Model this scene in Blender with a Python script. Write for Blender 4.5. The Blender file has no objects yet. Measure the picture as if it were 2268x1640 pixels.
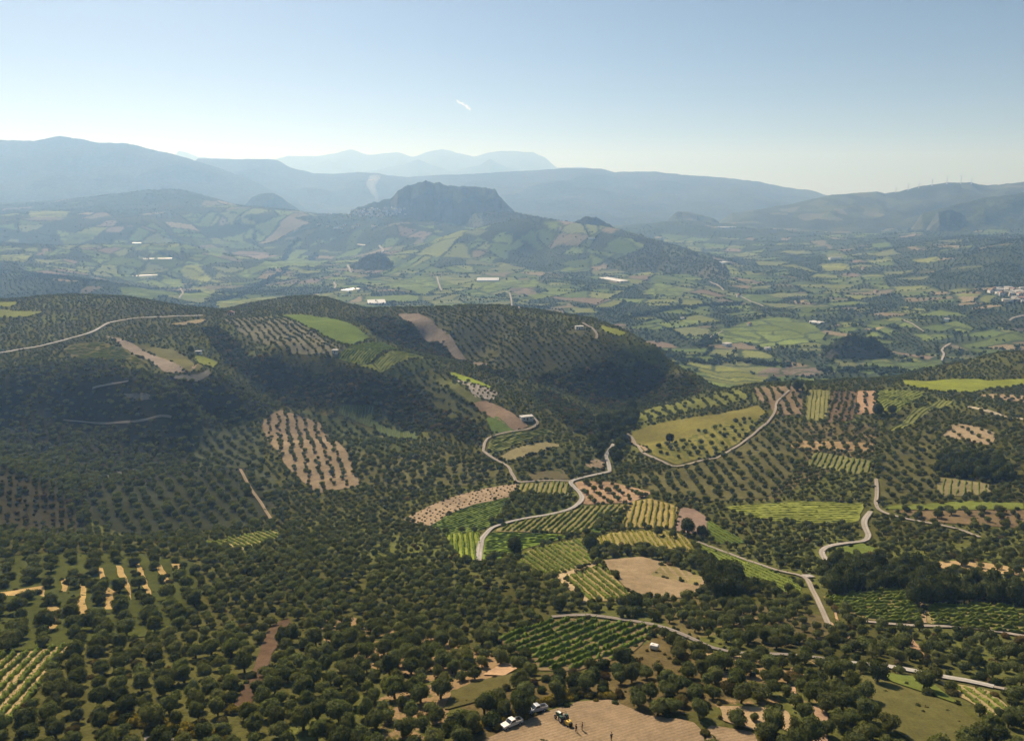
import bpy, bmesh, math, random
import numpy as np
from mathutils import Vector, Matrix
from mathutils.geometry import delaunay_2d_cdt

random.seed(7)
rng = np.random.default_rng(7)
SC = bpy.context.scene
COL = SC.collection

# ------------------------------------------------------------------ camera, sky, sun, exposure
PITCH = math.radians(13.2)
HFOV = math.radians(70.0)
cam_d = bpy.data.cameras.new('camera')
cam = bpy.data.objects.new('camera', cam_d)
COL.objects.link(cam)
cam.location = (0, 0, 0)
cam.rotation_euler = (math.pi / 2 - PITCH, 0, 0)
cam_d.sensor_fit = 'HORIZONTAL'
cam_d.angle = HFOV
cam_d.clip_start = 1.0
cam_d.clip_end = 60000.0
SC.camera = cam

SUN_AZ = math.radians(-30.0)      # from straight ahead (+Y) towards the left
SUN_EL = math.radians(41.0)
world = bpy.data.worlds.new('World')
SC.world = world
world.use_nodes = True
wn = world.node_tree
sky = wn.nodes.new('ShaderNodeTexSky')
sky.sky_type = 'NISHITA'
sky.sun_disc = False
sky.sun_elevation = SUN_EL
sky.sun_rotation = SUN_AZ
sky.altitude = 400
sky.air_density = 0.45
sky.dust_density = 0.8
sky.ozone_density = 2.2
wn.links.new(sky.outputs[0], wn.nodes['Background'].inputs['Color'])
wn.nodes['Background'].inputs['Strength'].default_value = 0.05

sun_d = bpy.data.lights.new('sun', 'SUN')
sun_d.energy = 5.0
sun_d.angle = math.radians(0.53)
sun_d.color = (1.0, 0.885, 0.755)
sun = bpy.data.objects.new('sun', sun_d)
COL.objects.link(sun)
S = Vector((math.sin(SUN_AZ) * math.cos(SUN_EL), math.cos(SUN_AZ) * math.cos(SUN_EL), math.sin(SUN_EL)))
sun.rotation_euler = S.to_track_quat('Z', 'Y').to_euler()
sun.location = S * 500

vs = SC.view_settings
vs.view_transform = 'Standard'
vs.look = 'None'
vs.gamma = 1.0
vs.use_curve_mapping = False
vs.exposure = 0.52
SC.render.engine = 'CYCLES'
SC.cycles.max_bounces = 5
SC.cycles.diffuse_bounces = 2
SC.cycles.glossy_bounces = 1
SC.cycles.transmission_bounces = 2
SC.cycles.volume_bounces = 3
SC.cycles.transparent_max_bounces = 24
SC.cycles.use_denoising = True
SC.cycles.sample_clamp_indirect = 4.0

HAZE_DENSITY = 1.8e-4

# ------------------------------------------------------------------ helpers
def tag(o, label=None, cat=None, group=None, kind=None):
    if label: o['label'] = label
    if cat: o['category'] = cat
    if group: o['group'] = group
    if kind: o['kind'] = kind
    return o

def link(o, parent=None):
    COL.objects.link(o)
    if parent is not None: o.parent = parent
    return o

def mesh_np(name, V, F, mats=(), smooth=False, col=None, midx=None):
    """mesh from numpy arrays; F is (n,3) or (n,4)"""
    V = np.asarray(V, dtype=np.float32); F = np.asarray(F, dtype=np.int32)
    me = bpy.data.meshes.new(name)
    me.vertices.add(len(V)); me.vertices.foreach_set('co', V.ravel())
    k = F.shape[1]
    me.loops.add(F.size); me.loops.foreach_set('vertex_index', F.ravel())
    me.polygons.add(len(F))
    me.polygons.foreach_set('loop_start', np.arange(0, F.size, k, dtype=np.int32))
    if smooth: me.polygons.foreach_set('use_smooth', np.ones(len(F), dtype=bool))
    if midx is not None: me.polygons.foreach_set('material_index', np.asarray(midx, dtype=np.int32))
    for m in mats: me.materials.append(m)
    me.update(calc_edges=True)
    if col is not None:
        c = np.ones((len(V), 4), dtype=np.float32); col = np.asarray(col, dtype=np.float32)
        if col.ndim == 1: c[:, 0] = c[:, 1] = c[:, 2] = col
        else: c[:, :3] = col
        a = me.color_attributes.new('tone', 'FLOAT_COLOR', 'POINT')
        a.data.foreach_set('color', c.ravel())
    return me

def hash2(ix, iy, seed):
    h = (ix.astype(np.int64) * 374761393 + iy.astype(np.int64) * 668265263 + seed * 974634777) & 0xffffffff
    h = ((h ^ (h >> 13)) * 1274126177) & 0xffffffff
    return ((h ^ (h >> 16)) & 0xffffff) / float(0xffffff)

def vnoise(x, y, seed=0):
    x = np.asarray(x, float); y = np.asarray(y, float)
    ix = np.floor(x); iy = np.floor(y)
    fx = x - ix; fy = y - iy
    fx = fx * fx * fx * (fx * (fx * 6 - 15) + 10); fy = fy * fy * fy * (fy * (fy * 6 - 15) + 10)
    a = hash2(ix, iy, seed); b = hash2(ix + 1, iy, seed); c = hash2(ix, iy + 1, seed); d = hash2(ix + 1, iy + 1, seed)
    return (a + (b - a) * fx) * (1 - fy) + (c + (d - c) * fx) * fy - 0.5

def fbm(x, y, seed=0, oct=4):
    v = 0; a = 1.0
    for i in range(oct):
        v = v + a * vnoise(x, y, seed + i * 17); x = x * 2.03 + 11.3; y = y * 2.03 + 5.7; a *= 0.5
    return v

# ------------------------------------------------------------------ the survey: sight lines to points of the land
FP = 1134.0 / math.tan(HFOV / 2)      # focal length in survey units (a 2268 x 1640 sheet)
CP, SP = math.cos(PITCH), math.sin(PITCH)
def ray(u, v):
    """(sideways per metre ahead, drop per metre ahead) of a sight line"""
    a = (np.asarray(u, float) - 1134.0) / FP
    b = (820.0 - np.asarray(v, float)) / FP
    fy = CP + b * SP
    return a / fy, (-SP + b * CP) / fy

# land heights: (u, v, z); the distance follows from the sight line
LAND = {
 1640: [(0,-92),(400,-93),(800,-94),(1134,-94.5),(1500,-94),(1900,-95),(2268,-97)],
 1540: [(0,-97),(400,-98),(800,-98),(1134,-97.5),(1500,-97),(1900,-99),(2268,-103)],
 1450: [(0,-103),(500,-105),(900,-105.5),(1250,-106),(1600,-106),(2000,-109),(2268,-112)],
 1360: [(0,-112),(400,-114),(800,-116),(1250,-114.5),(1600,-116),(1900,-118),(2268,-118)],
 1280: [(0,-119),(400,-122),(800,-125),(1050,-125),(1400,-124),(1700,-128),(2000,-126),(2268,-124)],
 1200: [(0,-124),(150,-127),(300,-131),(600,-137),(900,-138),(1100,-136),(1400,-134),(1650,-138),(1900,-134),(2268,-130)],
 1170: [(100,-147),(240,-152)],
 1130: [(300,-152),(500,-153),(750,-153),(950,-149),(1200,-143),(1500,-143),(1800,-140),(2100,-136),(2268,-133)],
 1050: [(0,-137),(60,-140),(150,-156),(300,-159),(500,-158),(700,-156),(950,-153),(1130,-151),(1340,-152),(1500,-150),(1750,-146),(2000,-142),(2268,-137)],
 980: [(0,-159),(200,-162),(300,-162),(450,-161),(650,-159),(850,-157),(1000,-157),(1150,-152),(1300,-156),(1370,-161),(1500,-155),(1750,-150),(2000,-144),(2268,-138)],
 920: [(0,-154),(200,-155),(450,-154),(560,-159),(640,-164),(800,-164),(950,-160),(1100,-147),(1200,-151),(1290,-160),(1400,-165),(1550,-158),(1750,-152),(2000,-147),(2268,-140)],
 860: [(0,-138),(200,-136.5),(400,-131),(500,-138),(600,-158),(680,-154),(800,-147),(950,-147),(1000,-141),(1080,-143),(1200,-159),(1350,-168),(1450,-171)],
 800: [(0,-132),(200,-128),(540,-142),(600,-137),(700,-133),(800,-132),(900,-133),(960,-136),(1010,-148),(1080,-152),(1200,-145),(1350,-143),(1450,-150)],
 760: [(0,-127),(100,-126),(300,-124),(450,-128),(540,-133),(620,-127),(700,-126),(800,-128),(870,-139),(940,-146),(1010,-140),(1100,-134),(1250,-133),(1350,-134)],
 720: [(0,-126),(150,-124),(300,-124),(430,-125),(520,-125),(620,-125),(720,-124),(790,-128),(850,-134),(920,-128),(1000,-126),(1100,-126),(1200,-126),(1290,-127)],
}
LAND_PTS = [(u, v, z) for v, row in LAND.items() for u, z in row]
# crests of the near ridge and of the hill on the far side of the stream
LAND_PTS += [(-300,672,-125),(0,664,-124),(100,659,-122.5),(180,656,-122),(260,658,-122.5),(350,668,-124.5),(470,686,-127),(560,697,-128.5),(660,697,-128.5),
 (780,690,-127),(900,684,-125),(1000,677,-123),(1100,678,-122.5),(1200,692,-123.5),(1300,710,-125),(1380,730,-129),(1450,768,-138),(1520,818,-152),(1575,862,-170),
 (400,825,-128.5),(460,812,-128.5),(365,822,-128),(250,740,-126),(312,771,-127),
 (1640,857,-160),(1690,852,-158),(1750,850,-157),(1880,842,-157),(2000,838,-154),(2120,836,-152),(2268,833,-150),(2500,830,-147),
 (1600,880,-159),(1450,905,-164),
 (2030,828,-157),(2080,812,-154),(2150,798,-151),(2220,785,-149),(2268,777,-147.5),(2500,765,-143),
 (-300,1640,-90),(-300,1300,-115),(-300,1000,-140),(-300,800,-130),(2560,1640,-99),(2560,1300,-122),(2560,1000,-135)]
GND = []       # (side, ahead, z)
for u, v, z in LAND_PTS:
    s_, d_ = ray(u, v); Y_ = z / d_
    GND.append((s_ * Y_, Y_, z))
def behind(u, v, z, steps):
    s_, d_ = ray(u, v); Y_ = z / d_
    for k, zz in steps: GND.append((s_ * Y_ * k, Y_ * k, zz))
for u, v, z in [(-300,672,-125),(0,664,-124),(180,656,-122),(350,668,-124.5),(470,686,-127),(1000,677,-123),(1200,692,-123.5),(1380,730,-129)]:
    behind(u, v, z, [(1.12, -150), (1.3, -200), (1.55, -219)])
for u, v, z in [(1520,818,-152),(1575,862,-170)]:
    behind(u, v, z, [(1.12, -195), (1.3, -216)])
for u, v, z in [(1640,857,-160),(1750,850,-157),(1880,842,-157)]:
    behind(u, v, z, [(1.1, -184), (1.25, -210), (1.5, -219)])
for u, v, z in [(2150,798,-151),(2268,777,-147.5),(2500,765,-143)]:
    behind(u, v, z, [(1.12, -178), (1.3, -206), (1.6, -212)])
# the low knoll that shows behind the near ridge
for u, v, Y_ in [(500,682,1000),(560,672,1010),(640,668,1010),(720,672,1000),(765,686,980)]:
    s_, d_ = ray(u, v); GND.append((s_ * Y_, Y_, d_ * Y_))
for u, Y_, z in [(500,1180,-200),(640,1190,-200),(780,1150,-205),(830,1000,-200),(460,1100,-190)]:
    s_, d_ = ray(u, 680); GND.append((s_ * Y_, Y_, z))
# the far valley and the slopes beyond it
FAR = [(1600,840,-220),(1700,815,-220),(1850,800,-219),(2000,790,-217),(1620,760,-221),(1800,740,-218),(2000,740,-212),(2268,730,-200),(1450,700,-221),(1700,690,-219),(2000,690,-207),(2268,690,-192),
 (300,640,-221),(600,640,-222),(900,650,-222),(1200,650,-222),(1500,650,-220),(1800,640,-212),(2050,640,-198),(2268,640,-180),
 (20,640,-190),(120,622,-176),(220,625,-182),(300,600,-214),(500,600,-217),(700,600,-217),(900,600,-214),(1100,600,-211),(1300,610,-212),(1500,620,-214),(1750,590,-205),(2000,590,-185),(2268,590,-160),
 (0,560,-185),(200,560,-192),(400,560,-200),(600,555,-202),(800,550,-196),(1000,550,-184),(1200,560,-182),(1400,580,-196),(1600,590,-208),
 (0,500,-101),(150,500,-103),(300,500,-104),(420,500,-110),(450,515,-138),(560,520,-150),(700,510,-132),(850,505,-116),(1000,510,-116),(1150,520,-124),(1250,530,-136),
 (2268,540,-120),(2050,540,-148)]
for u, v, z in FAR:
    s_, d_ = ray(u, v); GND.append((s_ * z / d_, z / d_, z))
for u, v, Y_ in [(-300,462,3900),(0,452,3900),(80,448,3900),(150,440,3900),(230,432,3950),(330,425,3950),(400,424,3900),(450,430,3800),(490,455,3500),(525,473,3300),
                 (600,478,3300),(700,476,3400),(800,478,3400),
                 (1180,482,2800),(1240,492,2750),(1300,500,2700),(1370,515,2600),(1440,535,2500),(1520,560,2380),(1600,590,2260),
                 (1440,500,3900),(1500,488,4000),(1560,490,4000),(1640,502,3900),(1750,520,3600),(1900,520,3400),(1660,540,3300)]:
    s_, d_ = ray(u, v); GND.append((s_ * Y_, Y_, d_ * Y_))
for u, v, Y_ in [(0,470,3400),(150,465,3400),(300,455,3500),(400,452,3500),(0,540,2500),(200,540,2500),(400,540,2500)]:
    s_, d_ = ray(u, v); GND.append((s_ * Y_, Y_, d_ * Y_))
for u, Y_, z in [(-200,4600,-60),(150,4700,-70),(400,4600,-80),(520,4100,-150),(1240,3300,-180),(1440,3000,-195),(1600,2700,-212),(1560,4600,-190),(1750,2900,-200),
                 (800,5200,-180),(1134,5200,-180),(1600,5200,-180),(2000,4800,-120),(2400,4500,-90),(300,5200,-180),(-300,5200,-150),(2500,5200,-80),(2500,2500,-130),(2500,1500,-180),(-400,2000,-180),(-400,1300,-210)]:
    s_, d_ = ray(u, 440); GND.append((s_ * Y_, Y_, z))
for X_, Y_, z in [(-60,40,-88),(0,40,-88),(60,40,-88),(-120,70,-89),(120,70,-92)]: GND.append((X_, Y_, z))
GND = np.array(GND)
ctr = np.stack([GND[:, 0] / GND[:, 1], np.log(GND[:, 1])], 1)
def phi(r2): return 0.5 * r2 * np.log(r2 + 1e-12)
n = len(ctr)
A = np.zeros((n + 3, n + 3))
A[:n, :n] = phi(((ctr[:, None] - ctr[None]) ** 2).sum(-1)) + np.eye(n) * 2e-4
A[:n, n] = A[n, :n] = 1; A[:n, n + 1:] = ctr; A[n + 1:, :n] = ctr.T
TW = np.linalg.solve(A, np.concatenate([GND[:, 2], np.zeros(3)]))
S0, S1, DS = -1.0, 1.0, 0.003
T0, T1, DT = math.log(42.0), math.log(5200.0), 0.0044
gs = np.arange(S0, S1 + 1e-9, DS); gt = np.arange(T0, T1 + 1e-9, DT)
NS, NT = len(gs), len(gt)
def tps(s, t):
    out = np.empty(s.shape)
    for i in range(0, len(s), 20000):
        ss, tt = s[i:i + 20000], t[i:i + 20000]
        r2 = (ss[:, None] - ctr[None, :, 0]) ** 2 + (tt[:, None] - ctr[None, :, 1]) ** 2
        out[i:i + 20000] = phi(r2) @ TW[:n] + TW[n] + TW[n + 1] * ss + TW[n + 2] * tt
    return out
# the smooth surface on every second line, then refined
gs2, gt2 = gs[::2], gt[::3]
q = tps(np.repeat(gs2[None], len(gt2), 0).ravel(), np.repeat(gt2[:, None], len(gs2), 1).ravel()).reshape(len(gt2), len(gs2))
def up(a, xs, xd):      # cubic upsampling along axis 0
    f = (xd - xs[0]) / (xs[1] - xs[0]); i = np.clip(np.floor(f).astype(int), 0, len(xs) - 2); f = (f - i)[:, None]
    p0, p1, p2, p3 = a[np.maximum(i - 1, 0)], a[i], a[i + 1], a[np.minimum(i + 2, len(xs) - 1)]
    return p1 + 0.5 * f * (p2 - p0 + f * (2 * p0 - 5 * p1 + 4 * p2 - p3 + f * (3 * (p1 - p2) + p3 - p0)))
ZG = up(up(q, gt2, gt).T, gs2, gs).T
TG, SG = np.meshgrid(gt, gs, indexing='ij')
YG = np.exp(TG); XG = SG * YG
amp = np.clip(YG / 600, 0.15, 4.0)
ZG = ZG + amp * (1.6 * fbm(XG / 70, YG / 70, 3, 3) * np.clip(YG / 300, .3, 1) + 0.5 * fbm(XG / 14, YG / 14, 9, 2))
gl_ = np.abs(vnoise(XG / 48 + .4 * fbm(XG / 90, YG / 90, 41, 2), YG / 85, 43)) * 2
ZG = ZG + (gl_ - .35) * 8.5 * np.clip((YG - 330) / 120, 0, 1) * np.clip((1000 - YG) / 200, 0, 1) * np.clip(.45 + 1.2 * vnoise(XG / 160, YG / 160, 47), .1, 1)
far = np.clip((YG - 1500) / 1200, 0, 1)
ZG = ZG + far * 9 * fbm(XG / 330, YG / 330, 21, 4)
ZG = np.maximum(ZG, -238.0)

def H(x, y):
    x = np.asarray(x, float); y = np.maximum(np.asarray(y, float), 43.0)
    fs = np.clip((x / y - S0) / DS, 0, NS - 1.001); ft = np.clip((np.log(y) - T0) / DT, 0, NT - 1.001)
    i = fs.astype(int); j = ft.astype(int); fs = fs - i; ft = ft - j
    return (ZG[j, i] * (1 - fs) + ZG[j, i + 1] * fs) * (1 - ft) + (ZG[j + 1, i] * (1 - fs) + ZG[j + 1, i + 1] * fs) * ft

MARCH = np.exp(np.linspace(math.log(80), math.log(5100), 900))
def ground_at(u, v):
    """where a sight line first meets the land: (x, y) arrays"""
    s_, d_ = ray(u, v); s_ = np.atleast_1d(s_); d_ = np.atleast_1d(d_)
    out = np.zeros((len(s_), 2))
    for k in range(len(s_)):
        g = d_[k] * MARCH - H(s_[k] * MARCH, MARCH)
        hit = np.nonzero(g < 0)[0]
        if len(hit) == 0: j = len(MARCH) - 1; Y_ = MARCH[-1]
        elif hit[0] == 0: Y_ = MARCH[0]
        else:
            j = hit[0]; Y_ = MARCH[j - 1] + (MARCH[j] - MARCH[j - 1]) * g[j - 1] / (g[j - 1] - g[j])
        out[k] = (s_[k] * Y_, Y_)
    return out
def G(pts): 
    p = np.array(pts, float); return ground_at(p[:, 0], p[:, 1])
def P3(u, v, dz=0.0):
    x, y = ground_at([u], [v])[0]; return Vector((x, y, float(H(x, y)) + dz))
def in_poly(px, py, poly):
    x1, y1 = poly[:, 0], poly[:, 1]; x2, y2 = np.roll(x1, -1), np.roll(y1, -1)
    c = np.zeros(len(px), bool)
    for a, b, d, e in zip(x1, y1, x2, y2):
        if b == e: continue
        m = ((b > py) != (e > py)) & (px < (d - a) * (py - b) / (e - b) + a)
        c ^= m
    return c
# ------------------------------------------------------------------ materials
def new_mat(name):
    m = bpy.data.materials.new(name); m.use_nodes = True
    nt = m.node_tree
    for nd in list(nt.nodes): nt.nodes.remove(nd)
    out = nt.nodes.new('ShaderNodeOutputMaterial')
    return m, nt, out
def N(nt, t, **kw):
    nd = nt.nodes.new(t)
    for k, v in kw.items():
        if k in nd.inputs: nd.inputs[k].default_value = v
        else: setattr(nd, k, v)
    return nd
def mathn(nt, op, a, b=None):
    nd = nt.nodes.new('ShaderNodeMath'); nd.operation = op
    for i, x in enumerate((a, b)):
        if x is None: continue
        if isinstance(x, (int, float)): nd.inputs[i].default_value = x
        else: nt.links.new(x, nd.inputs[i])
    return nd.outputs[0]
def mixc(nt, fac, a, b, mode='MIX'):
    nd = nt.nodes.new('ShaderNodeMix'); nd.data_type = 'RGBA'; nd.blend_type = mode
    for i, x in ((0, fac), (6, a), (7, b)):
        if isinstance(x, (int, float)): nd.inputs[i].default_value = x
        elif isinstance(x, tuple): nd.inputs[i].default_value = (*x, 1)
        else: nt.links.new(x, nd.inputs[i])
    return nd.outputs[2]
def noise(nt, vec, scale, detail=3, rough=.6):
    nd = N(nt, 'ShaderNodeTexNoise'); nd.inputs['Scale'].default_value = scale
    nd.inputs['Detail'].default_value = detail; nd.inputs['Roughness'].default_value = rough
    nt.links.new(vec, nd.inputs['Vector']); return nd.outputs['Fac']
def ramp(nt, fac, stops):
    nd = nt.nodes.new('ShaderNodeValToRGB'); nt.links.new(fac, nd.inputs[0])
    e = nd.color_ramp.elements
    while len(e) < len(stops): e.new(0.5)
    for el, (p, c) in zip(e, stops):
        el.position = p; el.color = (c, c, c, 1) if isinstance(c, (int, float)) else (*c, 1)
    return nd.outputs[0]
def bsdf(nt, out, col, rough=1.0, spec=0.0, normal=None):
    p = nt.nodes.new('ShaderNodeBsdfPrincipled')
    if isinstance(col, tuple): p.inputs['Base Color'].default_value = (*col, 1)
    else: nt.links.new(col, p.inputs['Base Color'])
    p.inputs['Roughness'].default_value = rough; p.inputs['Specular IOR Level'].default_value = spec
    if normal is not None: nt.links.new(normal, p.inputs['Normal'])
    nt.links.new(p.outputs[0], out.inputs['Surface']); return p

def land_material(name, furrow=None, mottle=1.0, rough_bump=0.35):
    """earth, grass or stubble: the field's own colour with patches, tufts and grain; furrow = (angle, spacing, depth)"""
    m, nt, out = new_mat(name)
    at = N(nt, 'ShaderNodeAttribute', attribute_name='tone')
    geo = N(nt, 'ShaderNodeNewGeometry'); pos = geo.outputs['Position']
    big = noise(nt, pos, 0.045, 4, .62); mid = noise(nt, pos, 0.35, 3, .65); fine = noise(nt, pos, 2.2, 2, .6)
    k = mathn(nt, 'ADD', mathn(nt, 'MULTIPLY', mathn(nt, 'SUBTRACT', big, .5), 1.1 * mottle), mathn(nt, 'MULTIPLY', mathn(nt, 'SUBTRACT', mid, .5), 1.0 * mottle))
    k = mathn(nt, 'ADD', mathn(nt, 'ADD', k, mathn(nt, 'MULTIPLY', mathn(nt, 'SUBTRACT', fine, .5), .7)), 1.0)
    col = mixc(nt, 1.0, at.outputs['Color'], mathn(nt, 'MAXIMUM', k, .25), 'MULTIPLY')
    h = mathn(nt, 'ADD', mathn(nt, 'MULTIPLY', mid, .6), mathn(nt, 'MULTIPLY', fine, .25))
    if furrow:
        ang, sp, dep = furrow
        mp = N(nt, 'ShaderNodeMapping'); mp.inputs['Rotation'].default_value = (0, 0, -ang); nt.links.new(pos, mp.inputs['Vector'])
        wv = N(nt, 'ShaderNodeTexWave', wave_type='BANDS', bands_direction='Y')
        wv.inputs['Scale'].default_value = 0.314 / sp; wv.inputs['Distortion'].default_value = 1.2; wv.inputs['Detail'].default_value = 2
        wv.inputs['Detail Scale'].default_value = 1.0
        nt.links.new(mp.outputs[0], wv.inputs['Vector'])
        h = mathn(nt, 'ADD', h, mathn(nt, 'MULTIPLY', wv.outputs['Fac'], dep))
        col = mixc(nt, 1.0, col, ramp(nt, wv.outputs['Fac'], [(0, .93), (1, 1.05)]), 'MULTIPLY')
    bp = N(nt, 'ShaderNodeBump'); bp.inputs['Strength'].default_value = rough_bump; bp.inputs['Distance'].default_value = 1.0
    nt.links.new(h, bp.inputs['Height'])
    bsdf(nt, out, col, normal=bp.outputs[0])
    return m

def terrain_material():
    """the open land: earth showing between dry grass and low green; far fields keep their own colour"""
    m, nt, out = new_mat('open_land')
    at = N(nt, 'ShaderNodeAttribute', attribute_name='tone')
    dry = N(nt, 'ShaderNodeAttribute', attribute_name='bare')
    geo = N(nt, 'ShaderNodeNewGeometry'); pos = geo.outputs['Position']
    big = noise(nt, pos, 0.03, 4, .6); mid = noise(nt, pos, 0.22, 4, .68); fine = noise(nt, pos, 1.5, 2, .6)
    f = mathn(nt, 'ADD', mathn(nt, 'ADD', mathn(nt, 'MULTIPLY', big, .7), mathn(nt, 'MULTIPLY', mid, .75)), mathn(nt, 'MULTIPLY', dry.outputs['Fac'], 1.0))
    soil = ramp(nt, f, [(.93, 0.0), (1.10, 1.0)])
    earth = mixc(nt, fine, (.19, .125, .060), (.31, .215, .110))
    k = mathn(nt, 'ADD', mathn(nt, 'MULTIPLY', mathn(nt, 'SUBTRACT', mid, .5), 1.3), mathn(nt, 'ADD', mathn(nt, 'MULTIPLY', mathn(nt, 'SUBTRACT', fine, .5), .9), 1.0))
    green = mixc(nt, 1.0, at.outputs['Color'], mathn(nt, 'MAXIMUM', k, .3), 'MULTIPLY')
    col = mixc(nt, soil, green, earth)
    bp = N(nt, 'ShaderNodeBump'); bp.inputs['Strength'].default_value = .5; bp.inputs['Distance'].default_value = 1.5
    nt.links.new(mathn(nt, 'ADD', mid, mathn(nt, 'MULTIPLY', fine, .3)), bp.inputs['Height'])
    bsdf(nt, out, col, normal=bp.outputs[0])
    return m

def leaf_material(name, dark, light, trans=.3, var=.35, warm=(.16, .13, .04), warm_amt=0.0):
    m, nt, out = new_mat(name)
    at = N(nt, 'ShaderNodeAttribute', attribute_name='tone')
    oi = N(nt, 'ShaderNodeObjectInfo')
    col = mixc(nt, at.outputs['Fac'], dark, light)
    if warm_amt:
        r2 = mathn(nt, 'FRACT', mathn(nt, 'MULTIPLY', oi.outputs['Random'], 7.31))
        col = mixc(nt, mathn(nt, 'MULTIPLY', mathn(nt, 'POWER', r2, 3.0), warm_amt), col, warm)
    v = mathn(nt, 'ADD', mathn(nt, 'MULTIPLY', oi.outputs['Random'], 2 * var), 1 - var)
    col = mixc(nt, 1.0, col, v, 'MULTIPLY')
    d = N(nt, 'ShaderNodeBsdfDiffuse'); t = N(nt, 'ShaderNodeBsdfTranslucent'); mx = N(nt, 'ShaderNodeMixShader'); mx.inputs[0].default_value = trans
    nt.links.new(col, d.inputs[0]); nt.links.new(mixc(nt, 1.0, col, (1.15, 1.25, .6), 'MULTIPLY'), t.inputs[0])
    nt.links.new(d.outputs[0], mx.inputs[1]); nt.links.new(t.outputs[0], mx.inputs[2]); nt.links.new(mx.outputs[0], out.inputs['Surface'])
    return m
def plain(name, col, rough=.7, spec=.3, grain=0.0, gscale=3.0, metal=0.0):
    m, nt, out = new_mat(name)
    c = col
    if grain:
        tc = N(nt, 'ShaderNodeTexCoord')
        nz = noise(nt, tc.outputs['Object'], gscale, 4, .65)
        c = mixc(nt, 1.0, col, mathn(nt, 'ADD', mathn(nt, 'MULTIPLY', mathn(nt, 'SUBTRACT', nz, .5), 2 * grain), 1.0), 'MULTIPLY')
    p = bsdf(nt, out, c, rough, spec); p.inputs['Metallic'].default_value = metal
    return m

M_LAND = terrain_material()
M_FIELD = land_material('field_earth')
M_MEADOW = land_material('meadow_grass', mottle=.8)
M_OLIVE = leaf_material('olive_leaves', (.056, .068, .022), (.165, .182, .066), .38, .30, (.17, .15, .05), .35)
M_BUSH = leaf_material('maquis_leaves', (.028, .040, .014), (.088, .108, .036), .25, .38, (.13, .085, .035), .9)
M_DARKTREE = leaf_material('evergreen_leaves', (.034, .043, .015), (.100, .112, .040), .28, .28)
M_FARTREE = leaf_material('far_leaves', (.030, .045, .020), (.066, .086, .040), .1, .3)
M_VINE = leaf_material('vine_leaves', (.065, .105, .018), (.175, .235, .040), .35, .12)
M_VINEDULL = leaf_material('dull_vine_leaves', (.085, .118, .022), (.20, .24, .050), .33, .15)
M_VINEGOLD = leaf_material('yellowing_vine_leaves', (.12, .125, .022), (.27, .255, .055), .35, .12)
M_BARK = plain('bark', (.075, .058, .042), .95, .05, .4, 6)
M_ROAD = land_material('pale_road', mottle=.35, rough_bump=.2)

# ------------------------------------------------------------------ far fields: the valley is cut up into parcels
near_mask = (YG < 690) | ((YG < 1080) & (ZG > -160))
def rot_poly(poly): return np.asarray(poly, float)
parcels = []          # (polygon, kind)
def clip(poly, p, nrm):
    out = []
    d = (poly - p) @ nrm
    for i in range(len(poly)):
        a, b = poly[i], poly[(i + 1) % len(poly)]; da, db = d[i], d[(i + 1) % len(poly)]
        if da >= 0: out.append(a)
        if da * db < 0: out.append(a + (b - a) * da / (da - db))
    return np.array(out) if len(out) >= 3 else None
def area(poly):
    x, y = poly[:, 0], poly[:, 1]
    return 0.5 * abs(np.dot(x, np.roll(y, -1)) - np.dot(y, np.roll(x, -1)))
R = random.Random(11)
def subdivide(poly, depth=0):
    a = area(poly); c = poly.mean(0)
    tgt = (46 + max(0, c[1] - 700) * 0.018) ** 2 * R.choice([.35, .6, .9, 1.2, 1.8, 2.8])
    if depth > 14 or a < tgt:
        parcels.append(poly); return
    dd = poly - c; w, vec = np.linalg.eigh(dd.T @ dd)
    ax = vec[:, 1]
    if R.random() < .22: ax = vec[:, 0]
    th = math.atan2(ax[1], ax[0]) + R.gauss(0, .16)
    ax = np.array([math.cos(th), math.sin(th)])
    p = c + ax * R.uniform(-.16, .16) * math.sqrt(a)
    for sg in (1, -1):
        q_ = clip(poly, p, ax * sg)
        if q_ is not None: subdivide(q_, depth + 1)
x_ = [-4200, -2300, -1250, -480, 260, 900, 1700, 2900, 4400]
for i in range(8):
    for j, (ya, yb) in enumerate([(640, 1050), (1050, 1500), (1500, 2050), (2050, 2800), (2800, 3900), (3900, 5300)]):
        sk = lambda x, y: (x + .22 * (y - 1500) + 90 * math.sin(y / 310.0 + i * 0), y + 60 * math.sin(x / 400.0))
        subdivide(np.array([sk(x_[i], ya), sk(x_[i + 1], ya), sk(x_[i + 1], yb), sk(x_[i], yb)], float))
LIGHT = [(.140, .180, .052), (.110, .150, .048), (.165, .185, .060), (.095, .125, .042), (.150, .165, .070)]
DARK = [(.048, .062, .030), (.058, .070, .034), (.052, .066, .036), (.066, .074, .036)]
EARTHY = [(.185, .145, .105), (.22, .18, .11), (.16, .14, .09)]
cell_col = np.zeros((len(parcels), 3)); cell_kind = []
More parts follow.
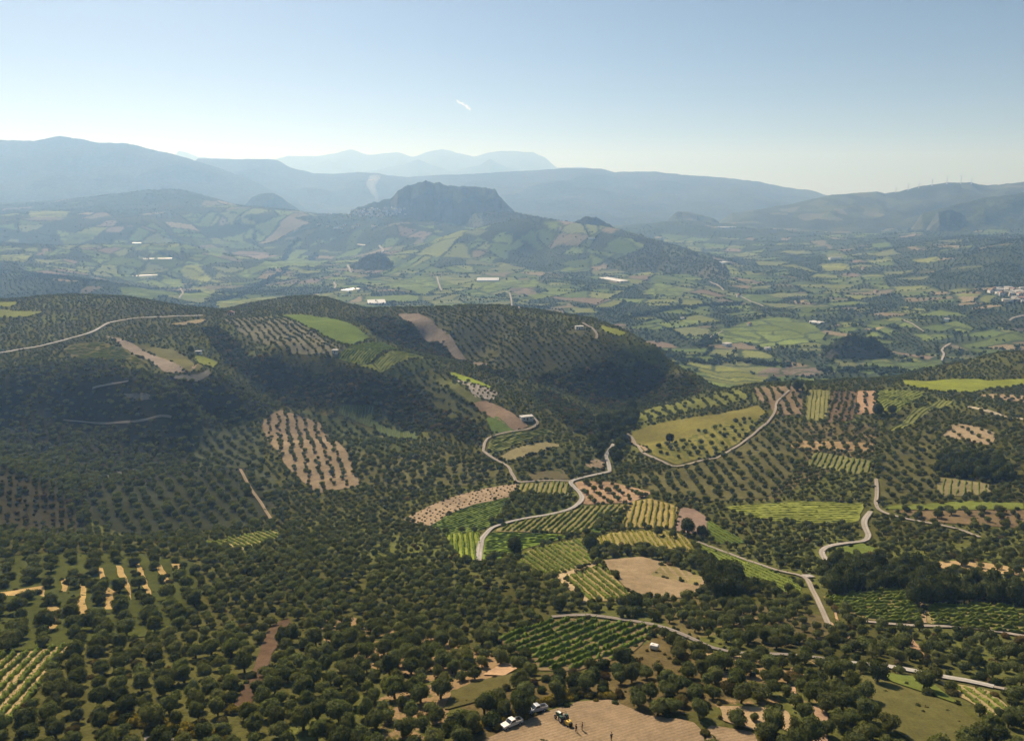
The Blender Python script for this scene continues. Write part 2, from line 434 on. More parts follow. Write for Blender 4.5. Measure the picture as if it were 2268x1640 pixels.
for i, p in enumerate(parcels):
    c = p.mean(0); d_ = -0.0 + H(c[0], c[1]) / c[1]
    b = (d_ * CP + SP) / (CP - d_ * SP) if True else 0
    v_ = 820 - b * FP; u_ = 1134 + c[0] / c[1] * (CP + b * SP) * FP
    g = .36 + .28 * (1 if (200 < u_ < 1150 and v_ > 520) else 0) + .22 * (1 if (u_ > 1350 and v_ > 690) else 0) - (.16 if v_ < 500 else 0) - (.12 if (u_ < 260 and v_ > 560) else 0) - (.14 if (u_ > 1150 and v_ < 640) else 0)
    g += 0.9 * vnoise(c[0] / 420, c[1] / 420, 5)
    r = R.random()
    if r < g: k = 'light'; col = R.choice(LIGHT)
    elif r < g + .10: k = 'earth'; col = R.choice(EARTHY)
    elif r < g + .78: k = 'grove'; col = R.choice(DARK)
    else: k = 'wild'; col = R.choice(DARK[:3])
    cell_col[i] = np.array(col) * R.uniform(.85, 1.15); cell_kind.append(k)

def label_points(px, py):
    """parcel number of each point and its distance to the parcel's edge"""
    lab = np.full(len(px), -1); dist = np.full(len(px), 99.0)
    order = np.argsort(py); ys = py[order]
    for i, p in enumerate(parcels):
        a, b = np.searchsorted(ys, p[:, 1].min()), np.searchsorted(ys, p[:, 1].max())
        idx = order[a:b]
        xx = px[idx]; m = (xx >= p[:, 0].min()) & (xx <= p[:, 0].max()); idx = idx[m]
        if len(idx) == 0: continue
        q_ = np.stack([px[idx], py[idx]], 1); n_ = len(p)
        sgn = np.sign(np.cross(p[1] - p[0], p[2] - p[1])) or 1
        dm = np.full(len(idx), 1e9)
        for e in range(n_):
            a_, b_ = p[e], p[(e + 1) % n_]; L = np.hypot(*(b_ - a_)) + 1e-9
            dm = np.minimum(dm, sgn * ((b_[0] - a_[0]) * (q_[:, 1] - a_[1]) - (b_[1] - a_[1]) * (q_[:, 0] - a_[0])) / L)
        ins = dm >= 0
        lab[idx[ins]] = i; dist[idx[ins]] = dm[ins]
    return lab, dist
fx, fy = XG[~near_mask], YG[~near_mask]
wx = fx + 20 * fbm(fx / 70, fy / 70, 31, 3); wy = fy + 24 * fbm(fx / 70, fy / 70, 37, 3)
lab, edist = label_points(wx, wy)
FARCOL = np.where((lab >= 0)[:, None], cell_col[np.maximum(lab, 0)], np.array(DARK[1]))
FARCOL[(edist < 3.5 + fy * .0006)] = (.05, .066, .03)

# light fields, bare plots and roads of the valley that the picture shows one by one
def zp(x0, y0, k, pts): return [(x0 + a / k, y0 + b / k) for a, b in pts]
A1, A2, A3 = (0, 265.8, 3.0), (756, 265.8, 3.0), (1512, 354.4, 3.0)
A4 = (1653.9, 679.3, 3.692)
LG, YGc, MG, BR, TN = (.140, .180, .050), (.180, .195, .055), (.10, .135, .042), (.165, .135, .105), (.33, .27, .16)
VALLEY = [
 (LG, zp(*A2, [(290,1085),(500,1045),(640,1050),(790,1100),(700,1095),(480,1110),(330,1115)])),
 (LG, zp(*A2, [(850,1080),(1280,1055),(1490,1150),(1440,1165),(1310,1105),(950,1125)])),
 (MG, zp(*A2, [(340,910),(400,920),(510,1000),(360,1000)])), (YGc, zp(*A2, [(1020,940),(1190,965),(1060,970)])),
 (LG, zp(*A2, [(2010,1140),(2090,1085),(2268,1120),(2268,1165),(2080,1165)])), (BR, zp(*A2, [(1120,1120),(1280,1105),(1300,1150),(1180,1165)])),
 (LG, zp(*A2, [(1340,675),(1440,670),(1490,710),(1400,715)])), (YGc, zp(*A2, [(560,845),(660,840),(600,865)])),
 (LG, zp(*A1, [(1570,1020),(1720,970),(1940,905),(2170,935),(2100,970),(1700,1010),(1640,1040)])), (YGc, zp(*A1, [(1210,970),(1300,960),(1500,1080),(1210,1040)])),
 (LG, zp(*A1, [(990,1090),(1090,1045),(1210,1060),(1220,1110),(1080,1110)])), (MG, zp(*A1, [(800,1120),(880,1110),(1060,1130),(1210,1160),(1000,1190),(800,1180)])),
 (YGc, zp(*A1, [(1280,1100),(1470,1135),(1380,1160),(1290,1130)])), (LG, zp(*A1, [(1150,920),(1400,960),(1330,970),(1180,940)])),
 (YGc, zp(*A1, [(0,900),(210,885),(170,945),(0,930)])), (LG, zp(*A1, [(290,870),(470,880),(440,895),(280,890)])),
 (LG, zp(*A1, [(370,730),(630,760),(600,800),(430,830),(410,790)])), (YGc, zp(*A1, [(190,610),(460,610),(430,645),(200,645)])),
 (LG, zp(*A1, [(850,840),(1110,850),(1000,890)])), (LG, zp(*A1, [(1110,850),(1220,830),(1190,900)])), (LG, zp(*A1, [(1360,850),(1480,850),(1480,900),(1390,900)])),
 (MG, zp(*A1, [(1490,815),(1640,810),(1640,845),(1480,840)])), (LG, zp(*A1, [(1200,1150),(1400,1150),(1410,1180),(1190,1190)])),
 (YGc, zp(*A1, [(1430,1210),(1700,1180),(2200,1150),(2250,1180),(1800,1210)])), (BR, zp(*A1, [(690,720),(830,700),(790,750),(700,750)])),
 (MG, zp(*A3, [(380,920),(560,890),(680,930),(450,950)])), (LG, zp(*A3, [(180,1150),(560,1040),(800,1060),(960,1160),(700,1200),(300,1210)])),
 (YGc, zp(*A3, [(1510,660),(1690,640),(1700,670),(1560,680)])), (TN, zp(*A3, [(680,940),(830,920),(800,945)])), (TN, zp(*A3, [(1160,1120),(1340,1105),(1260,1130)])),
 (LG, zp(*A3, [(1380,1090),(1480,1070),(1530,1110)])), (LG, zp(*A3, [(1500,1150),(1830,1160),(1600,1200)])), (LG, zp(*A3, [(0,1060),(90,1060),(110,1085),(0,1090)])),
 (YGc, zp(*A3, [(920,690),(1100,690),(1120,730),(950,740)])),
 (BR, zp(*A4, [(0,560),(270,495),(560,490),(600,550),(0,600)])), (LG, zp(*A4, [(-160,610),(0,600),(200,640),(-40,660)])), (YGc, [(1520,800),(1600,812),(1700,835),(1690,848),(1600,850)]),
 (MG, zp(*A4, [(990,420),(1270,460),(1600,430),(1590,470),(1420,520),(1000,500)])), (LG, zp(*A4, [(0,260),(400,200),(640,240),(600,280),(330,310),(60,330)])),
]
for col, pts in VALLEY:
    g_ = G(pts); ins = in_poly(wx * .5 + fx * .5, wy * .5 + fy * .5, g_)
    FARCOL[ins] = np.array(col)[None] * (.80 + .42 * hash2(lab[ins], lab[ins] * 3, 77))[:, None] * (1 + .35 * fbm(fx[ins] / 45, fy[ins] / 45, 83, 3))[:, None]
    ed_ = ins & (edist < 2.2 + fy * .0004); FARCOL[ed_] = (.062, .078, .034)
VALLEY_W = [G(p) for _, p in VALLEY]
tone = np.zeros((NT, NS, 3)); tone[:] = (.088, .086, .026)
n1 = fbm(XG / 40, YG / 40, 61, 3)[..., None]
tone = tone * (1 + .5 * n1) + np.array((.0, .018, .0)) * np.clip(n1 + .2, 0, 1)
tone[~near_mask] = FARCOL
bare = np.zeros((NT, NS)); bare[~near_mask] = -1.0

def paint(pts, col=None, b=None, soft=6.0):
    """colour of the open land inside a region"""
    g_ = G(pts)
    m = near_mask & in_poly((XG + soft * vnoise(XG / 15, YG / 15, 71)).ravel(), (YG + soft * vnoise(XG / 15, YG / 15, 73)).ravel(), g_).reshape(XG.shape)
    if col is not None: tone[m] = np.array(col) * (1 + .35 * n1[m])
    if b is not None: bare[m] = b
# dark undergrowth slopes, bare red and tan soils
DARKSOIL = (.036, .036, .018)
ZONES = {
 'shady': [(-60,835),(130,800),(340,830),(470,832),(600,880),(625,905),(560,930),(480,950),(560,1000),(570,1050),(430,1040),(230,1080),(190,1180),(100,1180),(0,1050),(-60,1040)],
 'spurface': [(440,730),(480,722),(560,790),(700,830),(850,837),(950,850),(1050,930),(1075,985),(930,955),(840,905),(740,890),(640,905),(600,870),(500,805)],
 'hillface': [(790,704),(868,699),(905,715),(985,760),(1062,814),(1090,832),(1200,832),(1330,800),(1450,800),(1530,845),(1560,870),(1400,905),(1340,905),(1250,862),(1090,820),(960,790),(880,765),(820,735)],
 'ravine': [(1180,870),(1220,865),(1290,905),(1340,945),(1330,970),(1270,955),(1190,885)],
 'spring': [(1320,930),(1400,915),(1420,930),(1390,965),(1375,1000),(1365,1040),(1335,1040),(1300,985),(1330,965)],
 'redslope': [(-40,1045),(60,1062),(150,1120),(185,1170),(100,1178),(-40,1170)],
 'wood': [(1820,1265),(1900,1262),(2060,1275),(2050,1298),(1830,1322)],
 'wood2': [(2045,1300),(2268,1312),(2268,1345),(2085,1340),(2040,1335)],
 'cliffwood': [(2070,1012),(2230,1028),(2240,1068),(2190,1068),(2076,1050)],
 'thicket': [(1020,1560),(1080,1535),(1160,1500),(1270,1478),(1400,1450),(1480,1405),(1545,1420),(1600,1450),(1590,1520),(1680,1545),(1590,1558),(1430,1582),(1390,1562),(1340,1545),(1270,1545),(1200,1572),(1150,1592),(1060,1635),(1000,1640)],
 'darkclump': [(1560,1262),(1610,1255),(1640,1285),(1640,1330),(1590,1330),(1560,1300)],
}
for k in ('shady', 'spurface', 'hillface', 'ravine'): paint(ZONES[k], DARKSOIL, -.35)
paint(ZONES['spring'], (.075, .085, .03), -.3)
paint(ZONES['redslope'], (.044, .039, .020), -.35)
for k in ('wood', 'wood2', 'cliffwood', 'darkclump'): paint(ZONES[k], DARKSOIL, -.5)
paint(ZONES['thicket'], (.11, .085, .035), -.02)
paint([(-60,1180),(300,1190),(620,1240),(900,1300),(1000,1420),(900,1500),(600,1640),(-60,1640)], (.078, .076, .023), -.02)
paint([(700,1370),(760,1360),(900,1400),(1000,1420),(1100,1450),(1130,1500),(1000,1530),(980,1640),(780,1640),(880,1500),(720,1430)], None, .26, 2)
paint([(1550,1440),(1850,1468),(1900,1500),(1800,1560),(1740,1570),(1600,1560)], None, .18)
paint([(1440,1330),(1540,1320),(1620,1400),(1560,1420),(1460,1385)], (.12, .10, .04), .10)
paint([(1640,1330),(1830,1360),(1870,1400),(1700,1440),(1600,1400)], (.12, .10, .045), .06)
paint([(1960,1130),(2268,1128),(2268,1175),(2090,1160)], None, .12)
paint([(1390,1050),(1500,1040),(1640,990),(1720,930),(1940,940),(1940,1000),(1700,1105),(1560,1112),(1440,1088)], (.115, .095, .042), .06)
paint([(560,925),(640,900),(820,930),(960,980),(900,1060),(760,1100),(600,1060)], None, .02)
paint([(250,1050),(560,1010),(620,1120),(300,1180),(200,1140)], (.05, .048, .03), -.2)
# ------------------------------------------------------------------ the open land as one sheet
V = np.stack([XG, YG, ZG], -1).reshape(-1, 3)
idx = np.arange(NT * NS).reshape(NT, NS)
F = np.stack([idx[:-1, :-1], idx[:-1, 1:], idx[1:, 1:], idx[1:, :-1]], -1).reshape(-1, 4)
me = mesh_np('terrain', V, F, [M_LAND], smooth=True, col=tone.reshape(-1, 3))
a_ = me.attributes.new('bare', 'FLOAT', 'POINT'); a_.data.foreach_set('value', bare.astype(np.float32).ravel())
tag(link(bpy.data.objects.new('terrain', me)), kind='structure')
# the plain that carries on to the horizon, below it
rr = np.array([0, 1500, 3000, 4500, 7000, 11000, 16500]); aa = np.linspace(0, 2 * math.pi, 65)[:-1]
V = [(0, 0, -239.0)] + [(r * math.cos(t), r * math.sin(t), -239.0) for r in rr[1:] for t in aa]
Fq = []
bm = bmesh.new(); vv = [bm.verts.new(v) for v in V]
for j in range(64): bm.faces.new((vv[0], vv[1 + j], vv[1 + (j + 1) % 64]))
for k in range(len(rr) - 2):
    for j in range(64):
        a0, a1 = 1 + k * 64 + j, 1 + k * 64 + (j + 1) % 64
        bm.faces.new((vv[a0], vv[a0 + 64], vv[a1 + 64], vv[a1]))
me = bpy.data.meshes.new('plain'); bm.to_mesh(me); bm.free()
ca = me.color_attributes.new('tone', 'FLOAT_COLOR', 'POINT')
for d_ in ca.data: d_.color = (.07, .085, .04, 1)
me.materials.append(M_MEADOW)
tag(link(bpy.data.objects.new('plain', me)), kind='structure')

# ------------------------------------------------------------------ fields laid on the land
def densify(poly, step):
    out = []
    for i in range(len(poly)):
        a, b = poly[i], poly[(i + 1) % len(poly)]
        k = max(1, int(np.hypot(*(b - a)) / step))
        for j in range(k): out.append(a + (b - a) * j / k)
    return np.array(out)
def chaikin(poly):
    nx = np.roll(poly, -1, 0)
    return np.stack([poly * .93 + nx * .07, poly * .07 + nx * .93], 1).reshape(-1, 2)
drape_no = [0]
def drape(name, poly, col, mat, wob=.9, lift=0.0):
    drape_no[0] += 1
    yc = poly[:, 1].mean()
    step = max(1.4, yc * .010)
    p = densify(chaikin(poly), step)
    w_ = wob * max(1.0, yc / 300)
    p = p + np.stack([w_ * vnoise(p[:, 0] / 5, p[:, 1] / 5, 3), w_ * vnoise(p[:, 0] / 5, p[:, 1] / 5, 4)], 1)
    x0, y0 = p.min(0); x1, y1 = p.max(0)
    gx, gy = np.meshgrid(np.arange(x0, x1, step), np.arange(y0, y1, step)); gx, gy = gx.ravel() + .13, gy.ravel() + .17
    ins = in_poly(gx, gy, p); q_ = np.stack([gx[ins], gy[ins]], 1)
    if len(q_):
        dm = np.min(((q_[:, None] - p[None]) ** 2).sum(-1), 1) if len(q_) * len(p) < 4e6 else np.full(len(q_), 1e9)
        q_ = q_[dm > (step * .45) ** 2]
    pts = np.concatenate([p, q_])
    n_ = len(p)
    vs_, es_, fs_, *_r = delaunay_2d_cdt([Vector(t) for t in pts], [], [list(range(n_))], 1, 1e-4)
    v2 = np.array([(t.x, t.y) for t in vs_])
    z = H(v2[:, 0], v2[:, 1]) + .06 + .0005 * v2[:, 1] + .0011 * drape_no[0] + lift
    f = np.array([list(t) for t in fs_ if len(t) == 3])
    if len(f) == 0: return None
    e1 = v2[f[:, 1]] - v2[f[:, 0]]; e2 = v2[f[:, 2]] - v2[f[:, 0]]
    flip = (e1[:, 0] * e2[:, 1] - e1[:, 1] * e2[:, 0]) < 0
    f[flip] = f[flip][:, ::-1]
    c = np.array(col)[None] * (1 + .22 * fbm(v2[:, 0] / 18, v2[:, 1] / 18, drape_no[0], 3)[:, None])
    me = mesh_np(name, np.column_stack([v2, z]), f, [mat], smooth=True, col=c)
    o = link(bpy.data.objects.new(name, me))
    return tag(o, kind='structure')

SOILV, SOILT, GRS, YGR = (.205, .165, .075), (.36, .25, .13), (.115, .125, .036), (.18, .20, .036)
# kind, ground colour, outline, options
FIELDS = []
def fld(kind, col, pts, **o): FIELDS.append(dict(kind=kind, col=col, pts=pts, **o))
# --- orchards on the slopes (trees in rows); rows run from a to b
OL = 'olive'
fld(OL, (.150,.140,.085), [(490,708),(610,700),(690,730),(758,768),(745,792),(640,782),(540,742)], dir=((560,705),(640,770)), sp=(7.00,7.50), r=2.28, lab='pale')
fld('grass', (0.108,0.148,0.031), [(618,699),(677,698),(722,703),(821,748),(782,763),(758,761),(688,727)])
fld(OL, (0.082,0.081,0.035), [(922,692),(1000,690),(1100,692),(1200,705),(1290,722),(1330,760),(1420,790),(1300,800),(1180,826),(1096,822),(1020,765),(960,715)], dir=((1000,720),(1120,790)), sp=(6.50,7.00), r=2.45)
fld('soil', (.17,.14,.105), [(880,695),(922,694),(990,735),(1084,810),(1062,812),(974,757),(900,712)])
fld('grass', YGR, [(1329,722),(1389,738),(1372,745),(1340,736)])
fld('vine', YGR, [(748,795),(852,758),(888,776),(821,805),(792,808)], dir=((852,758),(748,795)), sp=2.4, mat='bright')
fld('vine', (0.162,0.177,0.041), [(826,806),(894,779),(948,795),(844,828),(841,818)], dir=((894,779),(826,806)), sp=2.4, mat='dull')
fld('grass', YGR, [(795,809),(821,806),(841,821),(844,828)])
fld(OL, (0.062,0.076,0.024), [(849,828),(959,798),(990,812),(896,839)], dir=((960,800),(850,828)), sp=(6.10,7.00), r=2.28)
fld(OL, (0.066,0.070,0.028), [(905,842),(955,838),(1005,864),(1045,895),(1060,925),(1000,930),(950,880)], dir=((920,842),(1040,915)), sp=(6.50,7.00), r=2.51)
fld('grass', (0.103,0.108,0.037), [(959,839),(982,839),(1026,860),(1073,888),(1042,894),(1005,862)])
fld('grass', (0.205,0.251,0.032), [(992,826),(1008,825),(1091,857),(1089,862),(1026,844)])
fld(OL, (0.306,0.270,0.216), [(1008,842),(1080,860),(1105,870),(1095,885),(1050,880)], dir=((1010,843),(1095,880)), sp=(7.00,7.00), r=1.71)
fld('plough', (.20,.145,.095), [(1045,893),(1079,888),(1170,944),(1141,953),(1090,925)], ang=.6)
fld('grass', (0.081,0.114,0.029), [(1076,926),(1100,922),(1139,953),(1092,962)])
fld('vine', (0.162,0.171,0.051), [(1081,980),(1097,970),(1209,949),(1232,960),(1084,1012)], dir=((1085,985),(1215,955)), sp=2.6, mat='dull')
fld('grass', (0.200,0.175,0.085), [(1097,1017),(1141,993),(1206,978),(1250,986),(1133,1022)])
fld(OL, (0.070,0.076,0.028), [(1140,1030),(1250,990),(1290,1000),(1330,1015),(1300,1045),(1240,1050)], dir=((1160,1028),(1280,1000)), sp=(6.50,6.50), r=2.51)
fld('soil', (.23,.18,.12), [(1295,1030),(1313,1017),(1342,1019),(1337,1038),(1313,1038)])
fld('grass', (0.115,0.100,0.050), [(1167,1051),(1243,1035),(1266,1061),(1175,1064)])
fld('vine', (0.092,0.114,0.046), [(753,898),(828,898),(828,927),(826,946),(742,914)], dir=((790,900),(785,930)), sp=2.6, mat='dull')
fld('vine', (0.081,0.103,0.041), [(826,927),(922,956),(925,977),(831,951)], dir=((860,935),(862,960)), sp=2.6, mat='dull')
fld(OL, (0.215,0.165,0.100), [(576,935),(623,908),(714,938),(780,1020),(798,1075),(700,1093),(640,1040),(600,985)], dir=((655,925),(690,1085)), sp=(6.59,7.20), r=1.94)
fld(OL, (0.066,0.076,0.028), [(640,905),(740,925),(830,955),(900,985),(880,1010),(800,1000),(714,938)], dir=((700,925),(880,1000)), sp=(7.00,7.00), r=2.39)
fld(OL, (0.099,0.095,0.038), [(714,940),(800,1000),(880,1010),(1000,1000),(1120,1045),(1060,1075),(880,1085),(805,1075),(780,1020)], dir=((760,985),(1050,1060)), sp=(6.30,6.50), r=2.62)
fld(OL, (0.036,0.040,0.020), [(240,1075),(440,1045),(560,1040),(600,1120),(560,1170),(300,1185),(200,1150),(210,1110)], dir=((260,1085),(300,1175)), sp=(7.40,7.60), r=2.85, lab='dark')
fld(OL, (0.062,0.070,0.035), [(420,960),(540,935),(575,960),(590,1040),(640,1100),(600,1115),(555,1035),(440,1040)], dir=((450,960),(600,1080)), sp=(7.00,7.50), r=2.51)
fld('plough', (.235,.195,.145), [(232,743),(260,749),(312,772),(417,826),(365,826),(276,772)], ang=-.9)
fld('grass', (0.120,0.115,0.045), [(302,763),(385,775),(417,792),(453,813),(443,821),(414,826)])
fld('soil', (.30,.23,.15), [(365,824),(417,826),(467,810),(466,806),(430,819),(400,822)])
fld('grass', YGR, [(430,790),(440,787),(484,803),(448,809)])
fld('vine', (0.150,0.130,0.050), [(135,776),(167,760),(221,758),(276,773),(336,813),(286,802),(182,797)], dir=((140,776),(276,775)), sp=2.6, mat='dull')
fld('soil', (.24,.20,.11), [(375,719),(443,707),(458,708),(448,715),(390,722)])
fld('grass', YGR, [(-20,669),(45,669),(26,680),(-20,680)])
fld('grass', (0.151,0.165,0.037), [(-20,685),(99,690),(65,701),(-20,703)])
# --- hill beyond the stream
fld('grass', (0.165,0.150,0.040), [(1394,960),(1440,942),(1590,918),(1680,896),(1695,915),(1640,980),(1560,1015),(1500,1030),(1450,1010),(1410,980)])
fld('soil', (.30,.22,.13), [(1392,958),(1408,978),(1430,990),(1440,1000),(1432,1004),(1405,984),(1386,966)])
fld(OL, (0.115,0.118,0.031), [(1440,1000),(1540,958),(1690,925),(1640,980),(1560,1015),(1500,1028)], dir=((1470,1008),(1660,945)), sp=(9.00,9.00), r=2.17)
fld(OL, (0.132,0.141,0.035), [(1405,918),(1440,905),(1640,862),(1662,880),(1560,905),(1420,936)], dir=((1450,905),(1480,925)), sp=(5.12,11.00), r=2.28)
fld(OL, (0.176,0.132,0.076), [(1662,860),(1776,855),(1778,918),(1722,920),(1680,885)], dir=((1700,860),(1725,910)), sp=(6.10,8.50), r=2.39)
fld('vine', (0.190,0.180,0.065), [(1789,863),(1841,864),(1827,935),(1784,928)], dir=((1812,865),(1806,930)), sp=3.0, mat='dull')
fld(OL, (0.136,0.096,0.056), [(1843,866),(1900,866),(1890,930),(1830,937)], dir=((1870,868),(1850,930)), sp=(4.50,5.00), r=1.82)
fld(OL, (0.324,0.216,0.131), [(1900,866),(1938,866),(1941,915),(1895,920)], dir=((1915,868),(1915,915)), sp=(7.32,8.00), r=2.05)
fld('vine', (0.162,0.182,0.037), [(1944,864),(2047,867),(2044,880),(1987,915),(1941,907)], dir=((1950,905),(2040,868)), sp=2.8, mat='dull')
fld('vine', (0.157,0.165,0.046), [(1965,956),(2076,886),(2114,890),(1992,953)], dir=((1970,955),(2080,886)), sp=2.8, mat='dull')
fld('grass', (0.200,0.228,0.032), [(1998,842),(2280,838),(2280,849),(2169,866),(2087,869),(2047,861),(2006,853)])
fld(OL, (0.324,0.243,0.144), [(2150,874),(2280,878),(2280,893),(2223,886)], dir=((2150,876),(2268,888)), sp=(7.32,8.00), r=2.17)
fld(OL, (0.261,0.203,0.122), [(2114,939),(2212,961),(2193,987),(2087,966)], dir=((2120,942),(2190,980)), sp=(9.00,9.00), r=1.82)
fld('soil', (.36,.31,.21), [(2142,899),(2210,914),(2280,930),(2280,934),(2205,919),(2140,903)])
fld('vine', (0.170,0.165,0.065), [(1808,1000),(1930,1020),(1928,1050),(1890,1050),(1781,1029)], dir=((1860,1008),(1845,1042)), sp=2.9, mat='mid')
fld(OL, (0.270,0.194,0.099), [(1749,974),(1936,982),(1933,1002),(1749,993)], dir=((1750,984),(1935,992)), sp=(7.00,7.00), r=2.17)
fld('vine', (0.170,0.150,0.070), [(2076,1056),(2190,1072),(2193,1096),(2076,1099)], dir=((2130,1064),(2126,1096)), sp=2.9, mat='dull')
fld(OL, (0.098,0.092,0.036), [(1385,1050),(1500,1040),(1640,992),(1720,932),(1780,945),(1780,1025),(1700,1102),(1560,1110),(1440,1086)], dir=((1640,1000),(1720,1080)), sp=(6.34,7.60), r=2.34)
fld(OL, (0.087,0.084,0.031), [(1955,1000),(2060,960),(2080,1010),(2070,1100),(1950,1105)], dir=((1960,1010),(2060,1090)), sp=(6.50,6.50), r=2.28)
# --- valley floor
fld('young', (.31,.235,.15), [(888,1150),(960,1116),(1050,1086),(1148,1071),(1146,1085),(1130,1100),(1050,1118),(990,1140),(950,1166)], dir=((960,1118),(1146,1072)), sp=(3.6,3.8))
fld('vine', (0.108,0.142,0.032), [(950,1166),(990,1141),(1050,1119),(1130,1101),(1110,1130),(1085,1165),(1062,1175),(985,1182)], dir=((965,1165),(1120,1110)), sp=2.2, hk=.6, mat='bright', lab='vines of the green field between the dotted tan strip and the pale road')
fld('vine', (0.184,0.217,0.032), [(985,1183),(1064,1177),(1058,1240),(1010,1238)], dir=((1025,1182),(1030,1238)), sp=2.2, mat='bright', lab='yellow-green vines of the small plot where the pale road ends')
fld(OL, (0.062,0.076,0.020), [(1135,1094),(1150,1091),(1250,1104),(1275,1116),(1270,1125),(1220,1138),(1100,1162),(1085,1163),(1110,1130)], dir=((1140,1098),(1110,1155)), sp=(4.20,4.20), r=2.28)
fld('vine', (0.200,0.175,0.070), [(1154,1068),(1258,1064),(1262,1101),(1140,1089)], dir=((1205,1066),(1195,1095)), sp=2.6, mat='mid', lab='vines of the short upright rows above the bend of the pale road')
fld(OL, (0.297,0.203,0.122), [(1272,1067),(1350,1066),(1445,1091),(1400,1113),(1292,1117),(1290,1100)], dir=((1290,1068),(1340,1112)), sp=(5.61,7.00), r=2.05, lab='tan')
fld('vine', (0.200,0.170,0.070), [(1100,1171),(1160,1153),(1270,1131),(1292,1121),(1400,1116),(1370,1140),(1300,1183),(1100,1177)], dir=((1310,1122),(1250,1180)), sp=2.6, mat='mid', lab='vines of the long field of slanting rows beside the pale road')
fld(OL, (0.066,0.095,0.020), [(1300,1184),(1325,1141),(1375,1142),(1372,1167),(1330,1180)], dir=((1330,1142),(1320,1180)), sp=(3.50,3.80), r=1.94)
fld('vine', (0.260,0.205,0.075), [(1375,1167),(1400,1111),(1440,1104),(1500,1120),(1495,1170)], dir=((1445,1106),(1435,1168)), sp=2.7, mat='gold', lab='yellowing vines beside the small brown ploughed square')
fld('plough', (.215,.155,.115), [(1506,1123),(1540,1128),(1567,1148),(1565,1188),(1496,1175)], ang=.1)
fld('vine', (0.140,0.194,0.028), [(1072,1180),(1230,1183),(1265,1188),(1160,1215),(1145,1232),(1067,1240)], dir=((1075,1200),(1230,1188)), sp=2.3, hk=.6, mat='bright', lab='bright green vines on the inner side of the pale road')
fld('vine', (0.200,0.175,0.065), [(1146,1250),(1165,1221),(1300,1188),(1320,1230),(1330,1245),(1210,1280)], dir=((1165,1222),(1235,1275)), sp=2.3, mat='mid', lab='vines of the fan-shaped field below the lone round tree')
fld('vine', (0.255,0.215,0.075), [(1310,1191),(1380,1176),(1490,1176),(1520,1191),(1550,1227),(1480,1215),(1400,1208),(1325,1212)], dir=((1400,1177),(1420,1210)), sp=2.5, mat='gold', lab='yellow-green vines above the row of trees by the big ploughed field')
fld('plough', (.265,.200,.115), [(1332,1241),(1420,1233),(1470,1246),(1568,1281),(1530,1324),(1412,1324),(1340,1256)], ang=-.15)
fld('grass', (0.215,0.180,0.075), [(1440,1275),(1472,1247),(1568,1281),(1542,1296)])
fld('soil', (.33,.255,.145), [(1229,1275),(1325,1246),(1329,1251),(1250,1279),(1313,1335),(1288,1335)])
fld('vine', (0.255,0.205,0.085), [(1249,1278),(1327,1251),(1415,1327),(1312,1334)], dir=((1290,1265),(1368,1330)), sp=2.6, mat='mid', lab='vines of the striped plot against the big ploughed field')
fld('vine', (0.165,0.125,0.062), [(1095,1415),(1120,1408),(1210,1374),(1300,1370),(1410,1382),(1468,1387),(1390,1450),(1280,1485),(1192,1485),(1180,1470)], dir=((1230,1478),(1440,1392)), sp=2.9, mat='bright', lab='leafy vines of the vineyard just below the curving road')
fld('vine', (0.092,0.131,0.028), [(1566,1150),(1660,1202),(1594,1205),(1571,1192)], dir=((1570,1155),(1650,1200)), sp=2.2, mat='dull')
fld('vine', (.150,.185,.038), [(1536,1199),(1565,1203),(1697,1255),(1758,1284),(1775,1302),(1781,1325),(1697,1296),(1594,1257),(1555,1231)], dir=((1560,1205),(1770,1305)), sp=2.2, hk=.5, mat='mid', lab='vines of the long green strip running down to the track fork')
fld('vine', (.180,.200,.042), [(1603,1122),(1762,1110),(1915,1115),(1900,1157),(1762,1160),(1665,1147)], dir=((1620,1130),(1910,1135)), sp=2.6, hk=.45, mat='mid', lab='dull green vines of the broad field above the olive slope')
fld('grass', (0.130,0.154,0.032), [(1955,1121),(2149,1109),(2280,1115),(2280,1128),(1965,1128)])
fld('grass', (0.135,0.171,0.037), [(1852,1215),(1907,1203),(1959,1221),(1923,1234),(1858,1228)])
fld('vine', (0.185,0.155,0.065), [(1820,1320),(2020,1295),(2050,1380),(1936,1376),(1852,1350)], dir=((1830,1335),(2035,1335)), sp=2.9, mat='mid', lab='vines of the level rows between the two tracks and the dark wood')
fld('vine', (0.200,0.165,0.070), [(2046,1341),(2214,1339),(2280,1355),(2280,1415),(2178,1396),(2058,1382)], dir=((2050,1365),(2268,1385)), sp=2.9, mat='mid', lab='vines of the wide field by the hedge of the dark wood')
fld('soil', (.30,.22,.135), [(2026,1296),(2034,1296),(2056,1380),(2048,1380)])
fld(OL, (0.360,0.257,0.126), [(2046,1245),(2149,1242),(2280,1261),(2280,1277),(2149,1264),(2065,1258)], dir=((2060,1250),(2268,1268)), sp=(5.50,6.00), r=1.94)
fld(OL, (0.152,0.112,0.060), [(1968,1130),(2280,1130),(2280,1172),(2085,1158)], dir=((1980,1132),(2268,1150)), sp=(6.00,6.50), r=2.28)
fld('vine', (0.230,0.200,0.075), [(448,1202),(573,1177),(615,1175),(625,1190),(545,1219),(455,1210)], dir=((500,1192),(545,1217)), sp=2.4, mat='mid', lab='vines of the small plot at the foot of the shaded orchard')
